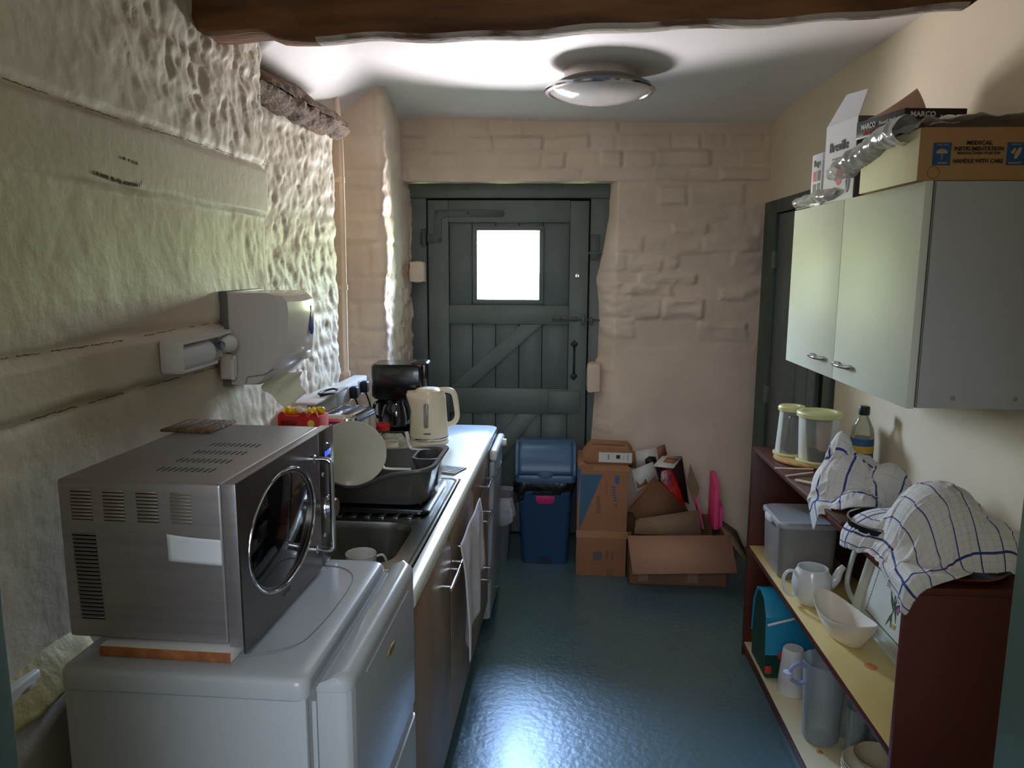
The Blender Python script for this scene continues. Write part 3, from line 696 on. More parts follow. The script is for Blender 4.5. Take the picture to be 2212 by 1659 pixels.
for i, (a, b_) in enumerate(((.006, .542), (.548, 1.058))):
    bm = BM(); box(bm, (-.028, a, .155), (-.010, b_, .832), .001); dd = obj('door', bm, LAM, cu)
    bm = BM(); box(bm, (-.0282, a-.0012, .155), (-.0102, a, .832)); box(bm, (-.0282, b_, .155), (-.0102, b_+.0012, .832)); obj('edging', bm, LAMEDGE, dd)
    bar_handle(dd, .455 if i == 0 else .64, .722, .15, -.010)
dr = thing('drawer_unit', 'beige laminate unit of three drawers between sink cabinet and dishwasher', 'drawer unit', OC, RC)
bm = BM(); box(bm, (-.575, 1.062, .15), (-.03, 1.518, .835), .001); obj('carcass', bm, LAM, dr)
bm = BM(); box(bm, (-.58, 1.062, 0), (-.075, 1.515, .15)); obj('plinth', bm, _M['dark_plinth'], dr)
for a, b_, hz in ((.703, .832, .745), (.452, .699, .60), (.155, .448, .352)):
    bm = BM(); box(bm, (-.028, 1.064, a), (-.010, 1.517, b_), .001); dd = obj('drawer', bm, LAM, dr)
    bm = BM(); box(bm, (-.0282, 1.064, b_), (-.0098, 1.517, b_+.0012)); obj('edging', bm, LAMEDGE, dd)
    bar_handle(dd, 1.36, hz, .15, -.010)
# worktop
bm = BM()
def slab(x0, x1, y0, y1): box(bm, (x0, y0, .84), (x1, y1, .88))
nose = [(-.036, .84), (-.008, .84), (-.002, .845), (0, .855), (0, .866), (-.003, .875), (-.010, .88), (-.036, .88)]
slab(-.60, -.036, 0, .115); slab(-.60, -.51, .115, .935); slab(-.60, -.036, .935, 1.60)
t = BM(); loft(t, [[(x, y, z) for x, z in nose] for y in (0, 1.585, 1.598)]); add(bm, t)
wt = obj('worktop', bm, WORKTOP); wt.location = OC; wt.rotation_euler = (0, 0, RC); tag(wt, 'long cream worktop with rounded front edge running to the back door', 'worktop')
bm = BM(); t = BM(); loft(t, [[(x, y, z) for x, z in nose] for y in (-.0015, 0)]); add(bm, t); lab(obj('end_cap', bm, WHITE2, wt), 'white plastic end cap')

# sink: bowl and ridged drainer
SS = mat('stainless_sink', (150, 150, 142), .26, 1, var=.05, vscale=4, bump=.04, bscale=120)
sk = thing('sink', 'stainless steel inset sink with ridged drainer in the worktop', 'sink', cw(0, 0, .88), RC)
bm = BM(); bo = rrect(.375, .315, .07, 6, -.283, .30)
outl = rrect(.475, .82, .03, 6, -.2775, .525)
rings = [[(x, y, z) for x, y in rrect(.475+2*e_, .82+2*e_, .03, 6, -.2775, .525)] for e_, z in ((0, .0), (-.002, .004), (-.008, .0045), (-.014, .002))]
loft(bm, rings, False, False)
# deck ring from rim to bowl: radial fill between the bowl outline and the rim
ri = rings[-1]
m_ = len(ri); 
def ray_rect(cx, cy, x, y, inner):
    return (x, y)
a_in = sorted([(math.atan2(y-.30, x+.283), x, y) for x, y in bo]); a_out = [(math.atan2(y-.30, x+.283), x, y) for x, y, z in ri]
def rad(cx, cy, a, poly):
    best = None; dx, dy = math.cos(a), math.sin(a)
    for (x0, y0), (x1, y1) in zip(poly, poly[1:]+poly[:1]):
        ex, ey = x1-x0, y1-y0; den = dx*ey-dy*ex
        if abs(den) < 1e-12: continue
        t_ = ((x0-cx)*ey-(y0-cy)*ex)/den; s_ = ((x0-cx)*dy-(y0-cy)*dx)/den
        if t_ > 0 and -1e-9 <= s_ <= 1+1e-9: best = t_ if best is None else max(best, t_)
    return (cx+dx*best, cy+dy*best)
poly_in = [(x, y) for x, y in bo]; poly_out = [(x, y) for x, y, z in ri]
angs = sorted(set([round(a, 5) for a, _, _ in a_out]+[round(a, 5) for a, _, _ in a_in]+[2*PI*i/72-PI+.001 for i in range(72)]))
A = [rad(-.283, .30, a, poly_in) for a in angs]; B = [rad(-.283, .30, a, poly_out) for a in angs]
def rings_scale(s, z): return [(-.283+(x+.283)*s, .30+(y-.30)*s, z) for x, y in A]
loft(bm, [[(x, y, .002) for x, y in B], [(x, y, .002) for x, y in A], rings_scale(.985, -.004), rings_scale(.965, -.02), rings_scale(.93, -.10), rings_scale(.88, -.122), rings_scale(.6, -.13), rings_scale(.1, -.134), rings_scale(.01, -.134)], False, True)
obj('bowl', bm, SS, sk)
bm = BM()
for k in range(9): box(bm, (-.47+.042*k, .49, .002), (-.452+.042*k, .90, .0055), .0015)
obj('drainer_ridges', bm, SS, sk)
bm = BM(); lathe(bm, [(.03, .003), (.028, .001), (.012, -.001), (0, -.001)], 24, (-.283, .30, -.133)); lab(obj('plughole', bm, CHROME, sk), 'round plughole')

# ------------------------------------------------------------------ dishwasher at the far end, door ajar
dw = thing('dishwasher', 'slim white dishwasher with its door ajar at the far end of the worktop', 'dishwasher', OC, RC)
bm = BM(); box(bm, (-.56, 1.535, .06), (-.012, 1.90, .845), .006, 3); obj('case', bm, WHITE, dw)
bm = BM(); prism(bm, rrect(.56, .30, .05, 8, -.285, 1.755), .838, .868, .006); obj('top_cover', bm, WHITE, dw)
bm = BM()
dp = [(.0, 1.536, .09), (.0, 1.89, .09), (.035, 1.536, .80), (.035, 1.89, .80)]
M_ = Matrix.Translation((-.026, 0, .06)) @ Matrix.Rotation(R(1.5), 4, 'Y')
box(bm, (.0, 1.536, .0), (.024, 1.895, .725), .011, 4, M_); dd = obj('door', bm, WHITE, dw)
bm = BM(); box(bm, (.0, 1.536, .727), (.034, 1.895, .775), .014, 4, M_); ph = obj('control_panel', bm, WHITE2, dw)
bm = BM(); lathe(bm, [(0, .018), (.016, .017), (.018, .0)], 20, M=M_ @ TM((.034, 1.80, .752), (0, PI/2, 0))); obj('dial', bm, WHITE2, dw)
bm = BM(); box(bm, (.024, 1.60, .64), (.030, 1.84, .655), .002, M=M_); obj('grip', bm, GREYP, dw)
bm = BM(); tube(bm, [(-.02, 1.54, .085), (.0, 1.55, .055), (.004, 1.72, .05), (.0, 1.88, .055), (-.02, 1.895, .085)], .006, 8); obj('bottom_trim', bm, CHROME, dw)
for y in (1.57, 1.86):
    bm = BM(); lathe(bm, [(0, 0), (.016, 0), (.016, .06)], 12, (-.06, y, 0)); lathe(bm, [(0, 0), (.016, 0), (.016, .06)], 12, (-.5, y, 0)); obj('foot', bm, BLACKM, dw)

# ------------------------------------------------------------------ white tea towel hanging on the cabinet door
TOW = mat('white_cotton', (206, 200, 202), .9, var=.03, bump=.3, bscale=200)
bm = BM()
def tow(u, v):
    y = .515+.46*u*(1-.10*v)+.02*v; zb = .42+.10*u+.10*max(0, u-.55)-.05*max(0, .15-u); z = .80-(.80-zb)*v
    x = .026+.012*math.sin(PI*min(1, v*3)*.5)+.012*math.sin(12*u+1.6*v)*min(1, .1+v*1.3)+.004*math.sin(25*u)*v
    return (x, y, z)
grid(bm, 44, 40, tow); tw = obj('tea_towel', bm, TOW); tw.location = OC; tw.rotation_euler = (0, 0, RC); solidify(tw, .003); tag(tw, 'plain white tea towel hanging from the sink cabinet door', 'tea towel')

# ------------------------------------------------------------------ things on the sink and worktop
MUGW = mat('white_glazed_china', (222, 220, 214), .15, var=.015, coat=.4)
CREAMC = mat('cream_glazed_china', (216, 208, 184), .2, var=.02, coat=.3)
def mug(name, label, loc, rot, r, h_, m, cat='mug'):
    t = thing(name, label, cat, loc, rot)
    bm = BM(); lathe(bm, [(0, .004), (r*.7, .004), (r*.72, 0), (r*.8, 0), (r*.97, .008), (r, .02), (r, h_), (r-.0012, h_+.0012), (r-.003, h_), (r-.003, .02), (r*.8, .008), (0, .007)], 36); obj('cup', bm, m, t)
    bm = BM(); tube(bm, smooth_pts([(r-.002, 0, h_*.85), (r+.018, 0, h_*.86), (r+.028, 0, h_*.62), (r+.022, 0, h_*.34), (r-.001, 0, h_*.2)], 6), [.0045]*25, 10, flat_=.8); obj('handle', bm, m, t)
    return t
mug('mug', 'plain white mug standing in the sink bowl', cw(-.215, .30, .7506), R(25), .042, .098, MUGW)
GREYR = mat('dark_grey_plastic_rack', (72, 70, 66), .35, var=.05)
rk = thing('dish_drainer', 'dark grey plastic dish drainer tub with curved rim on the draining board', 'dish drainer', cw(-.29, .70, .8855), RC)
bm = BM()
W_, D_, H_ = .46, .33, .118
def rim(x, y): return H_+.012*abs(x/(W_/2))**2*1.2-.046*math.exp(-((x+.02)/.085)**2)*(y < 0)-.006*math.exp(-(x/.1)**2)*(y > 0)
def rr(w_, d_, z, rimk=0): 
    return [(x, y, (rim(x, y) if rimk else 0)+z) for x, y in rrect(w_, d_, .06, 8)]
def dens(w_, d_, z, rk_):  # densified long sides
    P = rrect(w_, d_, .06, 8); o = []
    for a, b_ in zip(P, P[1:]+P[:1]):
        n_ = max(1, int(math.dist(a, b_)/.02))
        for i in range(10 if math.dist(a, b_) > .1 else 1):
            t_ = i/(10 if math.dist(a, b_) > .1 else 1); x, y = a[0]+(b_[0]-a[0])*t_, a[1]+(b_[1]-a[1])*t_; o.append((x, y, (rim(x, y) if rk_ else 0)+z))
    return o
loft(bm, [dens(W_-.10, D_-.09, .012, 0), dens(W_-.07, D_-.06, .016, 0), dens(W_-.03, D_-.03, -.012, 1), dens(W_-.026, D_-.026, -.006, 1), dens(W_+.0, D_+.0, -.006, 1), dens(W_+.006, D_+.006, .0, 1), dens(W_+.002, D_+.002, .006, 1), dens(W_-.028, D_-.028, .004, 1), dens(W_-.036, D_-.036, -.002, 1), dens(W_-.076, D_-.066, .022, 0), dens(W_-.11, D_-.10, .018, 0)])
obj('tub', bm, GREYR, rk)
bm = BM(); loft(bm, [[(x+.172, y+.07, z) for x, y in rrect(.085, .13, .03, 6)] for z in (.10,)]+[[(x+.172, y+.07, z) for x, y in rrect(.092, .137, .03, 6)] for z in (.124,)]+[[(x+.172, y+.07, z) for x, y in rrect(.078, .123, .028, 6)] for z in (.124,)]+[[(x+.172, y+.07, z) for x, y in rrect(.07, .115, .028, 6)] for z in (.03,)], False, True); obj('cutlery_holder', bm, GREYR, rk)
WIRE = mat('pale_coated_wire', (206, 204, 192), .3, var=.02)
bm = BM()
for (px_, py_, dx_) in ((.09, .15, -.01), (.06, -.10, -.02)):
    tube(bm, smooth_pts([(px_+.09, py_, .118), (px_+.02, py_-.01, .121), (px_, py_, .128), (px_+dx_, py_+.01, .165)], 5), [.004]*16, 8)
    tube(bm, [(px_+dx_+.004, py_+.009, .150), (px_+dx_-.003, py_+.011, .176)], .0065, 10)
    obj('wire_arm', bm, WIRE, rk); bm = BM()
for k in range(12): tube(bm, [(-.19+.034*k, -.13, .016), (-.19+.034*k, -.06, .05), (-.19+.034*k, .06, .05), (-.19+.034*k, .13, .016)], .0022, 6)
obj('plate_slot_ribs', bm, GREYR, rk)
bm = BM(); prism(bm, rrect(.43, .36, .03, 5), 0, .008, .002); box(bm, (-.2, -.178, .008), (.2, -.170, .014), .001); lab(obj('drip_tray', bm, BLACKP, rk), 'black drip tray')
bm = BM(); lathe(bm, [(0, .0), (.06, .0), (.066, .003), (.1015, .014), (.1035, .016), (.102, .0175), (.066, .0065), (0, .005)], 56)
pl = obj('dinner_plate', bm, CREAMC); pl.location = (-.604, 2.172, 1.068); pl.rotation_euler = (R(97), R(-6), R(12)); pl.scale = (1.0,)*3; tag(pl, 'large cream dinner plate standing on edge in the dish drainer', 'plate')

# kettle
kt = thing('kettle', 'cream cordless kettle with water window and chrome ring, on its base', 'kettle', (-.530, 3.115, .88), R(4))
KM = mat('cream_kettle_plastic', (226, 212, 186), .3, var=.01, coat=.2)
bm = BM(); lathe(bm, [(.074, 0), (.084, 0), (.086, .006), (.085, .014), (.078, .016)], 40, cap0=True, cap1=True); obj('base', bm, KM, kt)
bm = BM()
def kb(u, v):
    a = 2*PI*u; zz = .018+.197*v; r = .083-.012*v-.008*sstep(.9, 1, v)
    sp = math.exp(-((a-PI)/.42)**2)*float(sstep(.55, 1, v))*.026; r = float(r)+sp
    return (r*math.cos(a), r*math.sin(a), zz+sp*.15)
V = grid(bm, 56, 24, kb); bmesh.ops.remove_doubles(bm, verts=bm.verts, dist=1e-4); bmesh.ops.holes_fill(bm, edges=[e for e in bm.edges if e.is_boundary]); obj('body', bm, KM, kt)
bm = BM(); lathe(bm, [(.0842, .020), (.0846, .024), (.0838, .028)], 48); lab(obj('ring', bm, CHROME, kt), 'thin chrome ring')
bm = BM(); lathe(bm, [(.06, .214), (.058, .222), (.045, .230), (.02, .233), (0, .2335)], 40); obj('lid', bm, KM, kt)
bm = BM(); tube(bm, smooth_pts([(.045, 0, .222), (.085, 0, .222), (.108, 0, .205), (.118, 0, .15), (.120, 0, .11), (.108, 0, .085), (.076, 0, .070)], 6), [.0095]*18+[.009]*19, 14, flat_=1.25); obj('handle', bm, KM, kt)
bm = BM(); prism(bm, rrect(.020, .105, .0098, 6), 0, .003, .001, TM((-.004, -.0765, .125), (PI/2, 0, 0))); lab(obj('water_window', bm, mat('smoky_window', (140, 134, 128), .2, var=.15, vscale=30), kt), 'grey translucent water window')
bm = BM(); box(bm, (-.015, -.0835, .048), (.015, -.0825, .053)); obj('maker_mark', bm, flat('mark_grey', (90, 80, 74), .6), kt)

# filter coffee machine
cm = thing('coffee_machine', 'black filter coffee machine with glass jug, behind the kettle', 'coffee machine', (-.672, 3.245, .88), R(3))
bm = BM(); box(bm, (-.115, -.09, 0), (.115, .10, .035), .012, 3); obj('base', bm, BLACKP, cm)
bm = BM(); box(bm, (-.112, .02, .03), (.115, .10, .30), .012, 3); obj('column', bm, BLACKP, cm)
bm = BM(); loft(bm, [[(x*.9, y, z) for x, y in rrect(.205, .17, .02, 6, -.015, -.0)] for z in (.172,)]+[[(x, y, z) for x, y in rrect(.222, .18, .02, 6, -.006, -.0)] for z in (.185, .312)]+[[(x, y, z) for x, y in rrect(.21, .17, .03, 6, -.006, -.0)] for z in (.322,)]); obj('filter_head', bm, BLACKP, cm)
bm = BM(); box(bm, (.045, -.06, .22), (.125, .06, .33), .014, 3); lab(obj('water_tank', bm, BLACKP, cm), 'glossy black water tank')
bm = BM(); lathe(bm, [(0, .038), (.05, .038), (.062, .05), (.066, .085), (.058, .13), (.046, .15), (.047, .16), (.044, .16), (.043, .15), (.055, .13), (.062, .085), (.058, .053), (0, .044)], 36, (-.02, -.02, 0)); lab(obj('jug', bm, mat('dark_glass_jug', (26, 24, 24), .06, var=.1, coat=1), cm), 'dark glass coffee jug')
bm = BM(); tube(bm, smooth_pts([(-.065, -.03, .148), (-.105, -.05, .15), (-.112, -.052, .10), (-.072, -.03, .07)], 6), .007, 8); lathe(bm, [(.048, .15), (.05, .165), (.03, .178), (0, .18)], 30, (-.02, -.02, 0)); obj('jug_handle', bm, BLACKP, cm)

# cup, bag of sweets, coaster on the worktop
cp = mug('cup', 'small cream cup on the worktop behind the dish drainer', (-.640, 2.83, .88), R(150), .038, .062, CREAMC, 'cup')
lump_m = clear('clear_film', (220, 226, 214), .20, .12, .4)
def crumple(name, c, s, m, seed, amp=.3, n=5, parent=None):
    t = BM(); bmesh.ops.create_icosphere(t, subdivisions=n-1, radius=1)
    for v in t.verts:
        p = v.co; a_ = np.array(p.x*2.1+5+p.z*.9); b_ = np.array(p.y*2.1+5-p.z*.7)
        k_ = 1+amp*(float(vnoise(a_, b_, seed, .8))-.5)+amp*.5*(float(vnoise(a_*2.7, b_*2.7, seed+3, .8))-.5)+amp*.25*(float(vnoise(a_*6, b_*6, seed+5, .8))-.5)
        v.co = Vector((p.x*s[0]*k_, p.y*s[1]*k_, max(p.z*s[2]*k_, -s[2]*.92)))
    o = obj(name, t, m, parent, 50); o.location = c; return o
bg_ = thing('snack_bag', 'crumpled clear bag of yellow and green sweets beside the cream cup', 'bag', (-.665, 2.955, .88))
crumple('film', (0, 0, .033), (.058, .035, .036), lump_m, 4, .5, 4, bg_)
rnd = random.Random(3)
for i in range(7):
    c_ = [(214, 196, 40), (90, 150, 60), (226, 224, 214)][i % 3]; bm = BM(); lathe(bm, [(0, -.010), (.009, -.008), (.012, 0), (.009, .008), (0, .010)], 12)
    o = obj('sweet', bm, flat('sweet_%d' % (i % 3), c_, .4), bg_); o.location = (rnd.uniform(-.035, .04), rnd.uniform(-.02, .02), .014+.009*(i % 3)); o.rotation_euler = (rnd.random()*3, rnd.random()*3, 0)
bm = BM(); box(bm, (-.05, -.05, 0), (.05, .05, .005), .001)
for k in range(5): box(bm, (-.044, -.044+.018*k, .005), (.044, -.032+.018*k, .0062), .0005)
c2 = obj('coaster', bm, mat('grey_brown_coaster', (142, 134, 112), .65, var=.2, vscale=14, bump=.5, col2=(96, 88, 70))); c2.location = cw(-.10, 1.04, .88); c2.rotation_euler = (0, 0, R(-20)); tag(c2, 'grey-brown coaster lying on the worktop next to the sink corner', 'coaster')

# red box of tea, toaster, plug strip
tb = thing('tea_box', 'open red carton with yellow sachets against the left wall', 'box', (-.860, 2.50, .88), R(-3))
RED = mat('red_card', (190, 28, 24), .45, var=.05)
bm = BM(); box(bm, (-.073, -.045, 0), (.073, .045, .235), .001); obj('carton', bm, RED, tb)
bm = BM()
for x0 in (-.073, .0, .04): prism(bm, [(x0, .235), (x0+.03, .235), (x0+.022, .252), (x0+.008, .246)], -.0455, -.044, 0, Matrix(((1, 0, 0, 0), (0, 0, 1, 0), (0, 1, 0, 0), (0, 0, 0, 1))))
obj('torn_flap', bm, RED, tb)
bm = BM(); box(bm, (-.062, -.0462, .205), (-.006, -.0455, .221), .0002); lab(obj('label_panel', bm, flat('brown_print', (120, 30, 20), .5), tb), 'dark printed panel')
bm = BM(); lathe(bm, [(0, .001), (.012, .001), (.012, 0)], 20, M=TM((.044, -.0456, .212), (PI/2, 0, 0))); obj('yellow_disc', bm, flat('yellow_print', (230, 196, 90), .5), tb)
YEL = mat('yellow_foil', (228, 190, 30), .25, .3, var=.1)
rnd = random.Random(12)
for i in range(6):
    o = crumple('sachet', (-.055+.022*i, rnd.uniform(-.02, .02), .243+rnd.uniform(-.004, .008)), (.017, .014, .013), YEL if i not in (2, 3) else flat('pale_paper_bag', (222, 216, 190), .7), 20+i, .7, 3, tb); o.rotation_euler = (rnd.random(), rnd.random(), rnd.random())
ts = thing('toaster', 'chrome and blue toaster half hidden behind the standing plate', 'toaster', (-.775, 2.735, .88), R(-8))
bm = BM()
loft(bm, [[(x, y, z) for x, y in rrect(w_, d_, .04, 6)] for w_, d_, z in ((.15, .24, .012), (.16, .25, .03), (.16, .25, .17), (.15, .24, .195), (.12, .21, .205))]); obj('body', bm, CHROME, ts)
bm = BM(); loft(bm, [[(x, y, z) for x, y in rrect(.162, .252, .042, 6)] for z in (.178, .186)]); lab(obj('band', bm, mat('blue_band', (40, 90, 150), .3), ts), 'blue band')
for x in (-.03, .03):
    bm = BM(); box(bm, (x-.012, -.08, .200), (x+.012, .08, .2065), .002); obj('slot', bm, SLOT, ts)
    bm = BM(); tube(bm, [(x-.012, -.085, .206), (x-.012, .085, .206)], .003, 6); obj('slot_rim', bm, CHROME, ts)
bm = BM(); box(bm, (-.02, -.145, .10), (.02, -.122, .12), .004); obj('lever', bm, BLACKP, ts)
rl = thing('jar', 'small red-lidded jar between the plate and the coffee machine', 'jar', (-.705, 2.98, .88))
bm = BM(); lathe(bm, [(0, 0), (.036, 0), (.038, .01), (.038, .07), (.033, .08)], 24); obj('glass', bm, mat('brown_jar_glass', (70, 44, 30), .1), rl)
bm = BM(); lathe(bm, [(.037, .078), (.037, .10), (.034, .103), (0, .103)], 24); obj('lid', bm, RED, rl)
# socket trunking on the recess wall with black plugs
tk = thing('socket_strip', 'long white socket strip on the left wall above the worktop, plugs in it', 'socket strip', (-.905, 3.06, 1.075), R(-2))
bm = BM(); box(bm, (-.05, -.38, -.04), (.012, .40, .036), .004); obj('strip', bm, WHITE2, tk)
bm = BM(); box(bm, (-.05, -.38, .036), (.045, .0, .046), .003); lab(obj('ledge', bm, WHITE2, tk), 'white shelf ledge')
for y in (.0, .14, .30):
    bm = BM(); box(bm, (.012, y-.04, -.03), (.014, y+.04, .03), .001); obj('outlet', bm, flat('outlet_white', (200, 200, 200), .4), tk)
def plug(loc, label):
    p = thing('plug', label, 'plug', loc, R(-2)); bm = BM(); box(bm, (0, -.022, -.026), (.034, .022, .026), .008, 3); obj('body', bm, BLACKM, p)
    bm = BM(); tube(bm, smooth_pts([(.02, 0, -.024), (.035, .005, -.07), (.04, .01, -.10), (.06, .015, -.165), (.11, .02, -.1885)], 6), .0045, 8); obj('cord', bm, BLACKM, p); return p
plug((-.888, 3.20, 1.073), 'black plug with a hanging cord, nearer of the two in the socket strip')
plug((-.882, 3.36, 1.073), 'black plug with a hanging cord, beside the pillar in the socket strip')
bm = BM(); tube(bm, smooth_pts([(0, -.06, .004), (.03, -.02, .006), (.035, .05, .004), (.01, .085, .008), (-.02, .05, .004), (-.015, -.03, .007), (.02, -.055, .010), (.045, .0, .008), (.03, .07, .010)], 6), .0042, 8)
cb = obj('cable', bm, BLACKM); cb.location = (-.895, 2.86, 1.1215); tag(cb, 'coil of black cable lying on top of the white socket strip', 'cable')

# ------------------------------------------------------------------ on the left wall: soap dispenser bracket and towel dispenser
sd = thing('soap_dispenser', 'small white plastic wall bracket holding an upturned soap bottle', 'dispenser', (-.918, 1.70, 1.405), R(0))
bm = BM()
box(bm, (0, -.005, -.034), (.055, .003, .036), .002); box(bm, (0, 0, -.034), (.006, .32, .036), .002); 
loft(bm, [[(x, y, z) for x, z in ((.0, .030), (.055-.03*t_, .030+.003*t_), (.055-.03*t_, .037+.006*t_), (0, .040+.008*t_))] for y, t_ in ((0, 0), (.1, .1), (.2, .25), (.30, .55))])
loft(bm, [[(x, y, z) for x, z in ((.0, -.038), (.05-.02*t_, -.038), (.05-.02*t_, -.031), (0, -.031))] for y, t_ in ((0, 0), (.1, .1), (.2, .3))]); obj('bracket', bm, WHITE2, sd)
bm = BM(); lathe(bm, [(0, 0), (.020, .001), (.025, .006), (.026, .10), (.027, .15), (.024, .172), (.014, .188), (0, .194)], 28, M=TM((.030, .004, -.006), (-PI/2, 0, 0)) @ Matrix.Diagonal((.9, 1.2, 1, 1))); obj('bottle', bm, mat('translucent_white_plastic', (206, 210, 214), .3, var=.02, sub=.1), sd)
bm = BM(); lathe(bm, [(.012, 0), (.018, .01), (.021, .03), (.024, .034), (.024, .05), (.021, .053), (0, .053)], 24, M=TM((.034, .245, .004), (-PI/2, 0, 0))); obj('cap', bm, WHITE2, sd)
sn = thing('cable_clip', 'pair of pale pipe ends on the wall by the towel dispenser', 'pipe', (-.915, 2.035, 1.34))
bm = BM(); box(bm, (-.01, -.02, -.035), (.02, .012, .035), .008, 3); obj('stub', bm, PAINT_L, sn)
bm = BM(); tube(bm, [(.022, -.008, -.035), (.022, -.008, .02)], .007, 10); tube(bm, [(.022, .008, -.03), (.022, .008, .03)], .006, 10); obj('pipe_end', bm, WHITE2, sn)

td = thing('paper_towel_dispenser', 'white paper towel dispenser with a blue drop window on the left wall', 'dispenser', (-.915, 2.06, 1.285))
DISP = mat('dispenser_plastic', (214, 206, 202), .25, var=.01, coat=.3)
bm = BM(); rings = []
# section in (x out from the wall, y along it) lofted upward
for z, dx, y1 in ((.0, .075, .262), (.012, .10, .268), (.05, .135, .275), (.075, .150, .277), (.085, .156, .277), (.20, .168, .272), (.235, .165, .270), (.252, .150, .266), (.258, .13, .262)):
    bul = .0; rings.append([(0, 0, z), (dx*.55, .0, z+.0), (dx*.88, .004, z), (dx, .020, z-.002), (dx*1.04, .10, z-.004), (dx*1.05, y1*.6, z-.004), (dx, y1-.022, z-.002), (dx*.86, y1, z), (0, y1, z)])
loft(bm, rings); bmesh.ops.subdivide_edges(bm, edges=bm.edges[:], cuts=1, use_grid_fill=True); obj('cover', bm, DISP, td, 30)
bm = BM(); box(bm, (-.02, -.004, -.004), (.004, .268, .262), .002); obj('back_plate', bm, mat('grey_back_plate', (110, 108, 104), .5), td)
bm = BM(); dp_ = [(0, .052), (.004, .040), (.010, .024), (.0135, .008), (.0135, -.006), (.009, -.016), (0, -.020), (-.009, -.016), (-.0135, -.006), (-.0135, .008), (-.010, .024), (-.004, .040)]
prism(bm, [(a*1.15, b_*1.25) for a, b_ in dp_], 0, .004, .001, Matrix(((0, 0, 1, .170), (1, 0, 0, .205), (0, 1, 0, .150), (0, 0, 0, 1)))); lab(obj('window', bm, mat('blue_drop_window', (24, 60, 150), .2, coat=.5), td), 'blue drop-shaped window')
bm = BM(); box(bm, (.145, .185, .052), (.1585, .232, .075), .002); obj('latch', bm, WHITE2, td)
bm = BM(); tube(bm, [(.10, -.002, .03), (.05, -.002, .022), (.045, -.002, .004)], .0012, 5); tube(bm, [(.125, .003, .045), (.10, -.002, .03)], .0012, 5); obj('seam', bm, GREYP, td)
bm = BM()
grid(bm, 20, 18, lambda u, v: (.045+.085*u+.010*math.sin(6*v+2*u), .11+.09*u+.03*v, .012-v*(.055+.05*math.sin(PI*u)**2*(1 if u < .5 else .8)+.02*u)))
pt = obj('paper_towel', bm, mat('thin_paper_towel', (216, 222, 206), .9, var=.03, sub=.1)); pt.location = td.location; solidify(pt, .001); tag(pt, 'pale folded paper towel hanging out of the wall dispenser', 'paper towel')

# painted pipe in the corner by the pillar
pp = thing('wall_pipe', 'thin painted vertical pipe in the corner beside the pillar', 'pipe', (-.975, 3.455, 0))
bm = BM(); tube(bm, smooth_pts([(-.02, 0, 2.40), (-.012, 0, 2.36), (-.004, -.004, 2.28), (.006, -.008, 2.1), (.004, -.008, 1.6), (0, -.006, 1.06), (0, -.004, .4), (0, -.004, .0)], 6), .0125, 12); obj('tube', bm, PAINT_B, pp)
for z in (2.0, 1.52, 1.12):
    bm = BM(); tube(bm, [(.004, -.008, z-.012), (.004, -.008, z+.012)], .0165, 12); box(bm, (-.08, -.005, z-.008), (.004, .008, z+.008), .002); obj('clip', bm, PAINT_B, pp)

# ledge and socket low down on the near left wall
OLIVE = mat('old_cream_painted_wood', (186, 170, 112), .6, var=.1, vscale=8, bump=.4, bscale=30)
bm = BM(); grid(bm, 30, 8, lambda u, v: (-.985+.085*math.sin(PI*min(1, v*1.0)*.5)+.006*math.sin(15*u+4*v), .75+.62*u, .90+.055*math.cos(PI*v*.9)-.02*u)); ol = obj('wall_ledge', bm, OLIVE); solidify(ol, .012)
tag(ol, 'cream painted timber ledge on the left wall beside the fridge', 'ledge')
so = thing('wall_socket', 'white double socket on the left wall, low behind the fridge corner', 'socket', (-.925, 1.165, .865))
bm = BM(); box(bm, (-.02, -.07, -.035), (.008, .05, .035), .006, 3); obj('plate', bm, WHITE2, so)
bm = BM(); box(bm, (.008, -.05, -.02), (.011, -.03, .02), .001); box(bm, (.008, .01, -.02), (.011, .03, .02), .001); obj('switch', bm, flat('outlet_white', (200, 200, 200), .4), so)

# ------------------------------------------------------------------ ceiling light
cl = thing('ceiling_light', 'round flush ceiling light with a chrome rim and frosted glass bowl', 'ceiling light', (.173, 3.36, 2.43))
bm = BM(); lathe(bm, [(.15, .02), (.15, -.03), (.155, -.034), (.20, -.055)], 56); obj('base', bm, mat('pale_metal_base', (196, 190, 184), .35, .6), cl)
bm = BM(); lathe(bm, [(.198, -.050), (.222, -.062), (.232, -.070), (.235, -.078), (.230, -.084), (.214, -.086), (.206, -.080)], 72); lab(obj('rim', bm, CHROME, cl), 'chrome rim')
bm = BM(); lathe(bm, [(.210, -.081), (.18, -.098), (.14, -.112), (.09, -.122), (.04, -.127), (0, -.128)], 72); obj('glass_bowl', bm, mat('frosted_glass_bowl', (196, 192, 190), .08, var=.03, coat=1), cl)
